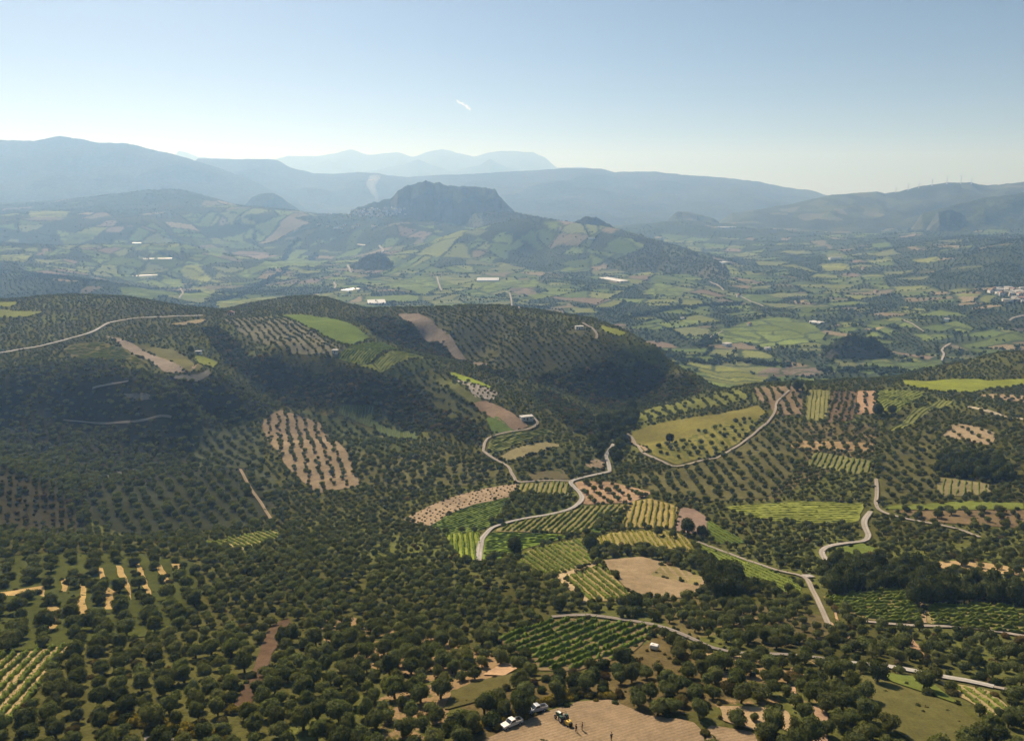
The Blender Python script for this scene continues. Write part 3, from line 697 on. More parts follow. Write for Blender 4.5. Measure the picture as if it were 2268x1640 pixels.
# --- near hill
fld(OL, (0.059,0.067,0.018), [(-20,1235),(120,1225),(300,1225),(430,1245),(440,1330),(400,1400),(180,1425),(60,1440),(-20,1448)], dir=((180,1272),(184,1361)), sp=(4.9,6.0), r=2.5)
fld('soil', (.100,.066,.040), [(600,1385),(640,1368),(652,1383),(605,1445),(585,1500),(560,1560),(530,1585),(516,1565),(560,1480),(583,1420)])
ST = (.345,.245,.10)
for pts in ([(134,1283),(147,1283),(147,1311),(134,1311)], [(177,1272),(188,1274),(190,1290),(193,1330),(195,1361),(167,1361),(167,1330),(180,1325)],
            [(219,1257),(229,1259),(237,1298),(260,1314),(258,1350),(234,1350),(232,1311),(221,1285)], [(258,1254),(268,1254),(281,1280),(290,1310),(292,1330),(284,1310),(263,1283)],
            [(297,1241),(306,1241),(323,1277),(342,1330),(334,1330),(307,1277)], [(346,1251),(358,1251),(370,1272),(380,1310),(374,1310),(354,1270)], [(378,1249),(406,1249),(401,1267),(388,1262)],
            [(-20,1315),(99,1298),(99,1324),(81,1316),(-20,1321)], [(104,1342),(128,1341),(128,1389),(112,1402),(99,1369)]):
    fld('soil', ST, pts)
fld('vine', (0.330,0.250,0.125), [(-30,1455),(52,1446),(177,1423),(156,1446),(135,1467),(78,1535),(34,1588),(-30,1636)], dir=((10,1590),(150,1436)), sp=2.2, mat='mid', lab='vines of the tan-soiled plot cut off by the picture edge')
fld('plough', (.245,.180,.108), [(1060,1642),(1154,1600),(1209,1576),(1279,1553),(1350,1550),(1389,1566),(1433,1587),(1493,1590),(1540,1600),(1558,1618),(1570,1680),(1050,1680)], ang=.45)
fld('soil', (.31,.225,.125), [(1595,1562),(1684,1565),(1743,1574),(1755,1626),(1720,1609),(1684,1620),(1595,1596)])
fld('plough', (.245,.180,.108), [(1570,1605),(1669,1621),(1700,1680),(1560,1680)], ang=.3)
fld('soil', (.35,.235,.145), [(1800,1562),(1826,1564),(1832,1680),(1796,1680)])
fld('soil', (.36,.24,.145), [(1748,1480),(1758,1480),(1765,1540),(1752,1540)])
fld('grass', (0.098,0.092,0.032), [(1895,1492),(1981,1514),(2123,1563),(2203,1631),(2070,1680),(1966,1610),(1936,1568)])
fld('grass', (0.103,0.125,0.028), [(1923,1483),(2052,1503),(2123,1559),(1981,1512)])
fld('vine', (0.300,0.240,0.115), [(2067,1506),(2192,1530),(2251,1586),(2206,1595)], dir=((2110,1514),(2205,1588)), sp=2.3, mat='dull', lab='thin vines of the narrow tan plot below the pale lane')
fld('soil', (.37,.235,.135), [(2010,1408),(2017,1409),(2072,1481),(2058,1481),(2010,1433)])
fld('soil', (.34,.245,.125), [(1469,1404),(1485,1402),(1519,1419),(1490,1424)])
fld('soil', (.34,.245,.125), [(1542,1434),(1602,1454),(1600,1462),(1542,1448)])
fld('soil', (.36,.25,.15), [(1628,1454),(1654,1452),(1654,1479),(1631,1477)])
fld('soil', (.36,.24,.14), [(1068,1496),(1112,1468),(1150,1478),(1118,1497)])
fld('grass', (0.095,0.085,0.030), [(985,1572),(1000,1532),(1040,1512),(1150,1490),(1215,1500),(1100,1542)])
RK = (.15, .145, .12)
for pts in ([(372,833),(400,832),(440,828),(462,818),(466,830),(440,845),(400,843)], [(225,1056),(270,1044),(325,1030),(322,1036),(270,1050),(232,1062)], [(270,872),(330,870),(345,884),(300,890)]):
    fld('soil', RK, pts)
fld('soil', (.30,.22,.12), [(1716,1352),(1722,1352),(1734,1375),(1730,1378)])
fld('soil', (.33,.23,.13), [(1668,1370),(1674,1370),(1690,1400),(1684,1402)])
fld('soil', (.33,.23,.13), [(1836,1380),(1841,1378),(1885,1412),(1880,1416)])
fld('soil', (.33,.23,.13), [(1848,1350),(1853,1350),(1862,1388),(1856,1388)])
PATCH_NAME = {'olive': 'orchard_ground', 'young': 'orchard_ground', 'vine': 'vineyard_ground', 'grass': 'meadow', 'plough': 'ploughed_field', 'soil': 'bare_soil'}
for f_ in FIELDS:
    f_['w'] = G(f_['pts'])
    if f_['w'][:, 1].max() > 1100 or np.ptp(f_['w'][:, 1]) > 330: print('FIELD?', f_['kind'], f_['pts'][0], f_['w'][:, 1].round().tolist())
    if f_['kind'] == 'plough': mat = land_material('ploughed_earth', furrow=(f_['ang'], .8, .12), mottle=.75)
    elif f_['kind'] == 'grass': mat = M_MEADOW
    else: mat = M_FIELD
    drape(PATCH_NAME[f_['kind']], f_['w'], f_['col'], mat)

# ------------------------------------------------------------------ roads and tracks
def smooth_line(p, step):
    p = np.asarray(p, float); q_ = [p[0]]
    pp = np.concatenate([[2 * p[0] - p[1]], p, [2 * p[-1] - p[-2]]])
    for i in range(1, len(pp) - 2):
        a, b, c, d = pp[i - 1:i + 3]; k = max(2, int(np.hypot(*(c - b)) / step))
        for t in np.linspace(0, 1, k + 1)[1:]:
            q_.append(.5 * ((2 * b) + (c - a) * t + (2 * a - 5 * b + 4 * c - d) * t * t + (3 * b - a - 3 * c + d) * t ** 3))
    return np.array(q_)
ROADLINES = []
def road(name, pts, width, col, wob=.3):
    width *= .52; col = tuple(c_ * .72 for c_ in col)
    w_ = G(pts) if not isinstance(pts, np.ndarray) else pts
    p = smooth_line(w_, 3.0 if w_[:, 1].mean() < 700 else 12.0)
    t = np.gradient(p, axis=0); t /= np.linalg.norm(t, axis=1)[:, None] + 1e-9
    nrm = np.stack([-t[:, 1], t[:, 0]], 1)
    ROADLINES.append((p, width))
    rows = []
    yk = np.maximum(1, p[:, 1] / 900)
    for k, e in enumerate((-.5, -.22, 0, .22, .5)):
        off = e * width * (1 + wob * vnoise(np.arange(len(p)) / 2.5, np.full(len(p), k * 3.0), 5)) * yk
        rows.append(p + nrm * off[:, None])
    rows = np.array(rows); x, y = rows[..., 0], rows[..., 1]
    z = H(x, y) + .22 + .0011 * y + .5 * np.clip(y / 600 - .3, 0, 1)
    V = np.stack([x, y, z], -1).reshape(-1, 3); m_ = len(p); i5 = np.arange(5 * m_).reshape(5, m_)
    F = np.stack([i5[:-1, :-1], i5[:-1, 1:], i5[1:, 1:], i5[1:, :-1]], -1).reshape(-1, 4)[:, ::-1]
    mid_ = np.array([.80, 1.05, .78, 1.05, .80])[:, None] * np.ones(m_)[None]
    c = np.array(col)[None] * (mid_ * (1 + .3 * vnoise(np.arange(m_)[None] / 3.0 + np.zeros((5, 1)), np.arange(5)[:, None] * 1.7, 8))).reshape(-1, 1)
    tag(link(bpy.data.objects.new(name, mesh_np(name, V, F, [M_ROAD], True, c))), kind='structure')
PALE, DUST, TRK = (.46, .43, .38), (.40, .35, .28), (.33, .26, .17)
road('pale_road', [(1060,1243),(1062,1220),(1068,1195),(1083,1176),(1100,1166),(1150,1152),(1220,1140),(1268,1126),(1289,1106),(1281,1090),(1267,1076),(1266,1067),(1300,1057),(1350,1046)], 4.6, PALE)
road('pale_road', [(1350,1046),(1348,1030),(1343,1012),(1350,998),(1358,985)], 4.5, PALE)
road('path', [(1266,1067),(1200,1066),(1150,1069),(1140,1060),(1130,1045)], 3.6, DUST)
road('road', [(1222,1367),(1300,1363),(1370,1372),(1450,1385),(1520,1410),(1580,1436),(1650,1448),(1750,1451),(1830,1460),(1880,1469)], 3.6, (.30,.265,.22))
road('pale_road', [(1872,1468),(1940,1474),(2000,1482),(2080,1498),(2140,1508),(2200,1522)], 5.0, (.50,.47,.41))
road('road', [(2200,1522),(2240,1530),(2300,1545)], 3.5, DUST)
road('path', [(1388,962),(1405,980),(1422,1002),(1470,1025),(1500,1034),(1560,1020),(1640,985),(1690,945),(1715,915),(1722,890),(1748,866)], 3.4, DUST)
road('pale_road', [(-20,786),(50,775),(100,766),(150,753),(190,742),(215,732),(235,720),(262,713),(310,706),(380,703),(450,701)], 5.5, (.60,.57,.52))
road('path', [(140,932),(200,938),(290,936),(380,926)], 2.6, DUST)
road('path', [(205,862),(245,853),(285,846)], 2.4, DUST)
road('path', [(532,1040),(545,1065),(560,1090),(580,1118),(600,1150)], 3.0, TRK)
road('path', [(1545,1201),(1600,1222),(1660,1244),(1720,1264),(1780,1279),(1800,1310),(1820,1350),(1835,1385)], 3.2, DUST)
road('path', [(1940,1062),(1942,1090),(1940,1118),(1955,1135),(2010,1151),(2110,1170),(2170,1191)], 3.4, DUST)
road('pale_road', [(1928,1134),(1914,1155),(1918,1175),(1923,1190),(1910,1200),(1860,1206),(1828,1214),(1820,1226),(1830,1245),(1842,1264)], 4.4, (.44,.40,.34))
road('path', [(1905,1376),(2000,1385),(2080,1388),(2150,1391),(2280,1412)], 3.2, DUST)
road('path', [(1070,1000),(1075,980),(1090,968),(1150,955),(1185,945),(1190,935),(1180,925)], 3.6, DUST)
road('path', [(1070,1000),(1095,1018),(1125,1035),(1135,1055)], 3.4, DUST)
road('path', [(1290,717),(1310,728),(1322,742),(1320,752)], 4.5, DUST)
road('pale_road', [(1780,1277),(1788,1276),(1795,1280)], 6.0, PALE)
road('path', [(320,1640),(345,1636),(380,1645)], 4.0, (.36,.31,.27))
# valley roads
for pts, wd in (([(1122,648),(1132,665),(1150,685)], 5), ([(968,614),(972,630),(978,645)], 5), ([(770,588),(775,600),(778,605)], 6), ([(400,640),(405,650),(398,662)], 5), ([(1635,655),(1660,668),(1690,680)], 5), ([(2085,800),(2090,785),(2085,778),(2095,768),(2105,762)], 6),
                ([(1460,566),(1468,576),(1475,583)], 6), ([(740,626),(743,634),(741,640)], 6), ([(2000,710),(2025,722),(2045,736)], 5), ([(840,545),(848,556),(845,562)], 6), ([(1572,625),(1590,634),(1602,645)], 6), ([(1570,752),(1578,745),(1600,735)], 4), ([(2235,712),(2245,705),(2268,700)], 6)):
    road('path', pts, wd * .75, (.48,.44,.37))
# ------------------------------------------------------------------ hills and mountains beyond the valley
M_SCRUB = None
def hill_material(name, base, rock, rockamt=.5, scale=1.0, fields=0.0):
    m, nt, out = new_mat(name)
    geo = N(nt, 'ShaderNodeNewGeometry'); pos = geo.outputs['Position']
    big = noise(nt, pos, .004 * scale, 5, .6); mid = noise(nt, pos, .02 * scale, 5, .68); fine = noise(nt, pos, .09 * scale, 3, .7)
    k = mathn(nt, 'ADD', mathn(nt, 'MULTIPLY', mathn(nt, 'SUBTRACT', big, .5), 2.2), mathn(nt, 'ADD', mathn(nt, 'MULTIPLY', mathn(nt, 'SUBTRACT', fine, .5), 2.6), 1.0))
    col = mixc(nt, 1.0, base, mathn(nt, 'MAXIMUM', k, .3), 'MULTIPLY')
    sep = N(nt, 'ShaderNodeSeparateXYZ'); nt.links.new(geo.outputs['Normal'], sep.inputs[0])
    steep = ramp(nt, mathn(nt, 'ADD', sep.outputs['Z'], mathn(nt, 'MULTIPLY', mathn(nt, 'SUBTRACT', mid, .5), .9)), [(.45, 1.0), (.72, 0.0)])
    col = mixc(nt, mathn(nt, 'MULTIPLY', steep, rockamt), col, rock)
    if fields:
        vo = N(nt, 'ShaderNodeTexVoronoi', voronoi_dimensions='2D'); vo.inputs['Scale'].default_value = .013
        mp = N(nt, 'ShaderNodeMapping'); mp.inputs['Rotation'].default_value = (0, 0, .4); mp.inputs['Scale'].default_value = (1, .62, 1)
        nt.links.new(pos, mp.inputs[0]); nt.links.new(mp.outputs[0], vo.inputs['Vector'])
        sc = N(nt, 'ShaderNodeSeparateColor'); nt.links.new(vo.outputs['Color'], sc.inputs[0])
        f = ramp(nt, sc.outputs[0], [(1 - fields, 0.0), (1 - fields + .02, 1.0)])
        col = mixc(nt, f, col, mixc(nt, sc.outputs[1], (.085, .105, .045), (.145, .13, .085)))
    bp = N(nt, 'ShaderNodeBump'); bp.inputs['Strength'].default_value = .8; bp.inputs['Distance'].default_value = 14 / scale
    nt.links.new(mathn(nt, 'ADD', mid, mathn(nt, 'MULTIPLY', fine, .4)), bp.inputs['Height'])
    bsdf(nt, out, col, normal=bp.outputs[0]); return m
M_HILL = hill_material('scrub_hill', (.050, .062, .030), (.20, .18, .15), .35)
M_DRYHILL = hill_material('dry_hill', (.060, .066, .034), (.17, .15, .12), .35, 1.3, .17)
M_ROCKY = hill_material('limestone_hill', (.038, .046, .022), (.135, .12, .10), .75, 2.2)
M_MOUNT = hill_material('mountain_scrub', (.055, .062, .042), (.16, .14, .12), .4, .5)

def ridge(name, sky, Y, front, back, mat, cliff=0.0, seed=0, rough=.06, base=-200.0, nx=170, gully=.2, skew=0.0, kind='structure', label=None, cat=None):
    """a range of hills with a surveyed skyline: it falls towards us over `front` metres and away over `back`"""
    su = np.array([p[0] for p in sky], float); sv = np.array([p[1] for p in sky], float)
    us = np.linspace(su[0], su[-1], nx)
    s_, _ = ray(us, np.full(nx, 440.0)); s2, d2 = ray(us, np.interp(us, su, sv))
    yc = Y * (1 + skew * (us - us.mean()) / 1000.0)
    zc = d2 * yc; xc = s2 * yc
    zc = np.maximum(zc, base + 1) + ((2.4 if name == 'rocky_hill' else 0.9) * Y / 1000) * fbm(us / 9, us * 0 + seed, seed, 3)
    edge = np.clip(np.minimum(us - us[0], us[-1] - us) / ((0.06 if nx > 140 else 0.30) * (us[-1] - us[0])), 0, 1)
    zc = base - 20 + (zc - base + 20) * edge ** .5
    ks = np.concatenate([np.linspace(-1, 0, 46), np.linspace(0, 1, 18)[1:]])
    dy = np.where(ks < 0, ks * front, ks * back)
    K, U = np.meshgrid(dy, us, indexing='ij')
    kk = np.meshgrid(ks, us, indexing='ij')[0]
    a = np.abs(kk)
    g = np.where(kk < 0, (1 - a) ** 1.35 * (1 - cliff) + cliff * (1 / (1 + np.exp((a - .34) * 22)) * .86 + .14 * (1 - a)), (1 - a) ** 1.1)
    X = xc[None] + K * s_[None] * .85; Yy = yc[None] + K
    hgt = (zc[None] - base + 20)
    amp = rough * hgt * np.minimum(1, a * 6) * (1 - a) ** .5
    L = front / 5
    gl = gully * hgt * (np.abs(vnoise(X / L + seed, Yy / (L * 2.6), seed)) - .25) * np.minimum(1, a * 3.0) * (1 - a) ** .6
    Z = base - 20 + hgt * g + amp * 2 * fbm(X / (L * .55), Yy / (L * .55), seed + 3, 5) + gl
    V = np.stack([X, Yy, Z], -1).reshape(-1, 3); m_ = len(ks); ii = np.arange(m_ * nx).reshape(m_, nx)
    F = np.stack([ii[:-1, :-1], ii[:-1, 1:], ii[1:, 1:], ii[1:, :-1]], -1).reshape(-1, 4)
    o = link(bpy.data.objects.new(name, mesh_np(name, V, F, [mat], True)))
    return tag(o, label, cat, None, kind)
ridge('mountain', [(330,372),(380,345),(390,333),(405,335),(440,348),(520,352),(610,352),(640,345),(700,346),(740,340),(775,330),(815,343),(880,337),(915,348),(945,337),(980,330),(1020,340),(1050,347),(1085,337),(1120,334),(1180,337),(1210,350),(1232,372),(1290,370),(1330,376),(1420,395)], 13500, 3500, 2500, M_MOUNT, seed=1, base=-180, rough=.10, gully=.5)
ridge('mountain', [(760,392),(800,382),(850,372),(900,362),(925,352),(960,366),(1000,378),(1060,366),(1085,352),(1120,368),(1170,384),(1210,392)], 11500, 2500, 2500, M_MOUNT, seed=2, base=-180, rough=.10, gully=.5)
ridge('mountain', [(340,380),(400,352),(440,350),(520,353),(600,352),(620,357),(640,370),(690,383),(740,385),(790,381),(830,383),(860,388),(900,392),(960,388),(1050,385),(1130,380),(1200,376),(1260,372),(1330,373),(1360,381),(1400,380),(1450,380),(1520,388),(1600,393),(1680,402),(1740,415),(1800,422),(1830,432),(1900,445),(2000,455)], 7200, 3000, 2000, M_MOUNT, seed=3, base=-190, rough=.09, gully=.45)
ridge('mountain', [(-420,335),(-200,318),(0,310),(80,312),(130,301),(180,308),(215,316),(280,317),(340,332),(380,340),(430,355),(480,370),(520,385),(560,400),(600,420),(650,440),(720,455)], 5800, 2200, 1800, M_MOUNT, seed=4, base=-180, rough=.06, gully=.35)
ridge('hill', [(1560,478),(1650,468),(1750,452),(1840,432),(1900,427),(1940,424),(1960,428),(1990,424),(2040,412),(2090,405),(2150,404),(2180,410),(2220,408),(2268,403),(2400,398),(2600,410)], 4600, 1900, 1500, M_DRYHILL, seed=5, base=-225, rough=.10, gully=.35)
ridge('hill', [(2010,480),(2050,470),(2110,455),(2180,438),(2268,427),(2400,410),(2560,425)], 3500, 700, 700, M_HILL, seed=6, base=-215, rough=.06)
ridge('hill', [(490,468),(520,455),(545,444),(570,431),(590,427),(607,428),(625,437),(640,450),(670,458),(710,466)], 4300, 420, 400, M_HILL, seed=7, base=-180, rough=.05, nx=90)
ridge('rocky_hill', [(750,470),(790,460),(830,448),(865,440),(880,425),(905,410),(940,401),(970,404),(1000,412),(1050,412),(1085,418),(1096,417),(1103,428),(1120,448),(1140,468),(1170,478),(1210,486),(1250,494)], 3600, 520, 420, M_ROCKY, cliff=.62, seed=8, base=-165, rough=.075, nx=260, gully=.5)
ridge('rocky_hill', [(1225,497),(1260,488),(1285,483),(1305,479),(1322,482),(1340,492),(1365,508),(1390,518),(1430,532)], 2850, 210, 260, M_ROCKY, cliff=.35, seed=9, base=-190, rough=.05, nx=90)
ridge('hill', [(1010,480),(1070,470),(1110,468),(1140,470),(1180,478),(1240,489),(1300,494),(1370,510),(1440,528),(1520,552),(1590,580),(1640,604)], 2750, 620, 420, M_DRYHILL, skew=-.75, seed=18, base=-225, nx=150, rough=.03, gully=.18)
ridge('hill', [(770,584),(800,572),(825,562),(850,560),(868,570),(880,585)], 2350, 120, 120, M_HILL, seed=10, base=-205, nx=60)
ridge('hill', [(1290,530),(1305,518),(1320,522),(1332,536)], 2900, 110, 110, M_HILL, seed=11, base=-160, nx=40)
ridge('hill', [(1440,496),(1470,478),(1500,468),(1530,470),(1560,478),(1600,488),(1640,500)], 4200, 420, 420, M_DRYHILL, seed=12, base=-210, nx=90)
ridge('hill', [(2040,486),(2080,468),(2105,463),(2130,472),(2170,488)], 3300, 260, 260, M_HILL, seed=13, base=-200, nx=60)
ridge('hill', [(1640,636),(1665,620),(1690,608),(1715,615),(1740,628)], 2150, 120, 110, M_HILL, seed=14, base=-208, nx=60)
ridge('hill', [(1770,612),(1800,600),(1815,598),(1835,604),(1850,612)], 2450, 100, 100, M_HILL, seed=15, base=-198, nx=60)
ridge('hill', [(1805,788),(1820,760),(1850,746),(1900,744),(1940,752),(1985,768),(2005,792)], 1025, 70, 80, M_ROCKY, cliff=.45, seed=17, base=-226, nx=90, rough=.04)

# ------------------------------------------------------------------ trees: crowns built from leaf sprays round a lumpy core
_b = bmesh.new(); bmesh.ops.create_icosphere(_b, subdivisions=3, radius=1)
ICO3 = (np.array([v.co[:] for v in _b.verts]), np.array([[v.index for v in f.verts] for f in _b.faces])); _b.free()
_b = bmesh.new(); bmesh.ops.create_icosphere(_b, subdivisions=2, radius=1)
ICO2 = (np.array([v.co[:] for v in _b.verts]), np.array([[v.index for v in f.verts] for f in _b.faces])); _b.free()
_b = bmesh.new(); bmesh.ops.create_icosphere(_b, subdivisions=1, radius=1)
ICO1 = (np.array([v.co[:] for v in _b.verts]), np.array([[v.index for v in f.verts] for f in _b.faces])); _b.free()

def lobes(seed, n, spread, size):
    r = np.random.default_rng(seed)
    ph = np.arange(n) * 2.399 + r.uniform(0, 6); zz = r.uniform(-.45, .75, n)
    c = np.stack([np.cos(ph) * np.sqrt(1 - zz ** 2), np.sin(ph) * np.sqrt(1 - zz ** 2), zz], 1) * (spread * r.uniform(.75, 1.15, n))[:, None]
    return c, size * r.uniform(.8, 1.2, n)
def support(d, c, r):
    b = d @ c.T; disc = b * b - (c ** 2).sum(1)[None] + r[None] ** 2
    t = np.where(disc > 0, b + np.sqrt(np.maximum(disc, 0)), 0)
    return np.maximum(t.max(1), .38)
def crown(seed, ico, nleaf, leaf, n_lobe=8, spread=.5, size=.52, squash=.82, lift=.95, core=.86, tri=True):
    """leafy crown of unit radius above the origin: V, F, tone"""
    r = np.random.default_rng(seed)
    c, rad = lobes(seed, n_lobe, spread, size)
    d = ico[0]
    R_ = support(d, c, rad) * core * (1 + .10 * r.normal(size=len(d)).clip(-1.6, 1.6))
    V = [d * R_[:, None]]; F = [ico[1]]; T = [r.uniform(.15, .65, len(d))]
    if nleaf:
        z = r.uniform(-.75, 1, nleaf); a = r.uniform(0, 2 * math.pi, nleaf)
        dl = np.stack([np.cos(a) * np.sqrt(1 - z * z), np.sin(a) * np.sqrt(1 - z * z), z], 1)
        p = dl * (support(dl, c, rad) * r.uniform(.84, 1.09, nleaf))[:, None]
        nrm = dl + r.normal(size=(nleaf, 3)) * .55; nrm /= np.linalg.norm(nrm, axis=1)[:, None]
        t1 = np.cross(nrm, r.normal(size=(nleaf, 3))); t1 /= np.linalg.norm(t1, axis=1)[:, None]; t2 = np.cross(nrm, t1)
        sz = leaf * r.uniform(.6, 1.35, nleaf)[:, None]
        k = np.stack([p - t1 * sz * .9 - t2 * sz * .35, p + t1 * sz * .1 + t2 * sz * .75, p + t1 * sz - t2 * sz * .25], 1)
        base = len(d); V.append(k.reshape(-1, 3)); F.append(base + np.arange(nleaf * 3).reshape(-1, 3))
        tl = (.45 + .5 * vnoise(p[:, 0] * 2.2 + seed, p[:, 1] * 2.2 + p[:, 2] * 1.7, seed) + r.normal(size=nleaf) * .22).clip(0, 1)
        T.append(np.repeat(tl, 3))
    V = np.concatenate(V); V[:, 2] = V[:, 2] * squash + lift
    V[:, :2] /= np.abs(V[:, :2]).max()
    return V, np.concatenate(F), np.concatenate(T)
def trunk_geo(seed, h=.75, r0=.105, limbs=3):
    """a short forked trunk, unit-radius tree"""
    r = np.random.default_rng(seed); V = []; F = []
    def tube(p0, p1, ra, rb, n=6):
        p0, p1 = np.array(p0), np.array(p1); ax = p1 - p0; ax /= np.linalg.norm(ax)
        u = np.cross(ax, (0.3, 1, .2)); u /= np.linalg.norm(u); w = np.cross(ax, u); b = len(V)
        for p, rr_ in ((p0, ra), ((p0 + p1) / 2 + r.normal(size=3) * .02, (ra + rb) / 2), (p1, rb)):
            for k in range(n):
                t = 2 * math.pi * k / n; V.append(p + rr_ * (1 + .15 * r.normal()) * (u * math.cos(t) + w * math.sin(t)))
        for l in range(2):
            for k in range(n):
                F.append((b + l * n + k, b + l * n + (k + 1) % n, b + (l + 1) * n + (k + 1) % n, b + (l + 1) * n + k))
    top = (r.normal() * .05, r.normal() * .05, h * .55)
    tube((0, 0, -.18), top, r0 * 1.25, r0 * .85)
    for k in range(limbs):
        a = 2 * math.pi * k / limbs + r.uniform(0, 1)
        tube(top, (math.cos(a) * .34, math.sin(a) * .34, h + r.uniform(.05, .3)), r0 * .65, r0 * .3, 5)
    return np.array(V), np.array(F)
def crown_mesh(name, mat, *a, **k):
    V, F, T = crown(*a, **k); return mesh_np(name, V, F, [mat], col=T)
def trunk_mesh(name, seed, **k):
    V, F = trunk_geo(seed, **k); return mesh_np(name, V, F, [M_BARK])
def proto(name, mat, seed, ico, nleaf, leaf, trunk=True, **k):
    """whole tree in one mesh, for the plantings too far off to be told part from part"""
    V, F, T = crown(seed, ico, nleaf, leaf, **k); mi = np.zeros(len(F), int); mats = [mat]
    if trunk:
        tv, tf = trunk_geo(seed); tt = np.concatenate([tf[:, [0, 1, 2]], tf[:, [0, 2, 3]]]) + len(V)
        V = np.concatenate([V, tv]); F = np.concatenate([F, tt]); T = np.concatenate([T, np.zeros(len(tv))]); mi = np.concatenate([mi, np.ones(len(tt), int)]); mats.append(M_BARK)
    return bpy.data.objects.new(name, mesh_np(name, V, F, mats, col=T, midx=mi))

def scatter(name, protos, P, scl, rot, pick):
    """one planting: a point per plant, each given a plant of the list"""
    me = bpy.data.meshes.new(name); n_ = len(P)
    me.vertices.add(n_); me.vertices.foreach_set('co', np.asarray(P, np.float32).ravel())
    a = me.attributes.new('scl', 'FLOAT_VECTOR', 'POINT'); a.data.foreach_set('vector', np.asarray(scl, np.float32).ravel())
    a = me.attributes.new('rot', 'FLOAT_VECTOR', 'POINT'); a.data.foreach_set('vector', np.asarray(rot, np.float32).ravel())
    a = me.attributes.new('pick', 'INT', 'POINT'); a.data.foreach_set('value', np.asarray(pick, np.int32))
    o = link(bpy.data.objects.new(name, me))
    ng = bpy.data.node_groups.new(name, 'GeometryNodeTree')
    ng.interface.new_socket('Geometry', in_out='INPUT', socket_type='NodeSocketGeometry')
    ng.interface.new_socket('Geometry', in_out='OUTPUT', socket_type='NodeSocketGeometry')
    gi, go = ng.nodes.new('NodeGroupInput'), ng.nodes.new('NodeGroupOutput')
    ip = ng.nodes.new('GeometryNodeInstanceOnPoints'); gti = ng.nodes.new('GeometryNodeGeometryToInstance')
    for p in reversed(protos):
        oi = ng.nodes.new('GeometryNodeObjectInfo'); oi.inputs['Object'].default_value = p
        ng.links.new(oi.outputs['Geometry'], gti.inputs[0])
    def attr(nm, ty):
        nd = ng.nodes.new('GeometryNodeInputNamedAttribute'); nd.data_type = ty; nd.inputs['Name'].default_value = nm; return nd.outputs[0]
    ng.links.new(gi.outputs[0], ip.inputs['Points']); ng.links.new(gti.outputs[0], ip.inputs['Instance'])
    ip.inputs['Pick Instance'].default_value = True
    ng.links.new(attr('pick', 'INT'), ip.inputs['Instance Index']); ng.links.new(attr('rot', 'FLOAT_VECTOR'), ip.inputs['Rotation']); ng.links.new(attr('scl', 'FLOAT_VECTOR'), ip.inputs['Scale'])
    ng.links.new(ip.outputs[0], go.inputs[0])
    md = o.modifiers.new('planting', 'NODES'); md.node_group = ng
    return tag(o, kind='stuff')

# ------------------------------------------------------------------ where everything grows
ZW = {k: G(p) for k, p in ZONES.items()}
ALLP = [('zone', k, ZW[k]) for k in ZONES] + [('field', f_, f_['w']) for f_ in FIELDS]
def top_label(px, py):
    lab = np.full(len(px), -1)
    for i, (_t, _k, w_) in enumerate(ALLP): lab[in_poly(px, py, w_)] = i
    return lab
def off_road(px, py, margin=1.5):
    ok = np.ones(len(px), bool)
    for p, wd in ROADLINES:
        m = (px > p[:, 0].min() - 9) & (px < p[:, 0].max() + 9) & (py > p[:, 1].min() - 9) & (py < p[:, 1].max() + 9)
        ii = np.nonzero(m)[0]
        if len(ii): ok[ii[((px[ii, None] - p[None, :, 0]) ** 2 + (py[ii, None] - p[None, :, 1]) ** 2).min(1) < (wd / 2 + margin) ** 2]] = False
    return ok
def seen(px, py, rise=10.0):
    """False for what lies well behind a rise of the land or well outside the view"""
    z = H(px, py) + rise; ok = np.abs(px / py) < .88
    for k in np.linspace(.12, .985, 70): ok &= ~((H(px * k, py * k) > z * k) & (py * k > 45))
    return ok
def grid_in(poly, d, s1, s2, jit):
    c = poly.mean(0); n_ = np.array([-d[1], d[0]]); q_ = poly - c
    a, b = q_ @ d, q_ @ n_
    ga, gb = np.meshgrid(np.arange(a.min(), a.max(), s1), np.arange(b.min(), b.max(), s2))
    ga = ga.ravel() + rng.normal(size=ga.size) * jit * s1; gb = gb.ravel() + rng.normal(size=gb.size) * jit * s2
    p = c + ga[:, None] * d + gb[:, None] * n_
    return p[in_poly(p[:, 0], p[:, 1], poly)]
def dirw(dd):
    a, b = G(dd); v = b - a; return v / np.linalg.norm(v)
OLIVES = []      # x, y, radius, tag
BUSHES = []; TALL = []
for i, (t, f_, w_) in enumerate(ALLP):
    if t != 'field' or f_['kind'] not in ('olive', 'young'): continue
    ym_ = w_[:, 1].mean(); fs_ = 1.0 if ym_ < 300 else (.90 if ym_ < 500 else .80)
    p = grid_in(w_, dirw(f_['dir']), f_['sp'][0] * fs_, f_['sp'][1] * fs_, .11)
    p = p[(top_label(p[:, 0], p[:, 1]) == i)]; p = p[off_road(p[:, 0], p[:, 1])]
    p = p[rng.uniform(size=len(p)) > .09]
    if f_['kind'] == 'young':
        for x, y in p: BUSHES.append((x, y, rng.uniform(.55, .85), 'young'))
    else:
        for x, y in p: OLIVES.append((x, y, f_['r'] * (fs_ * .96) * rng.uniform(.66, 1.22), 'row'))
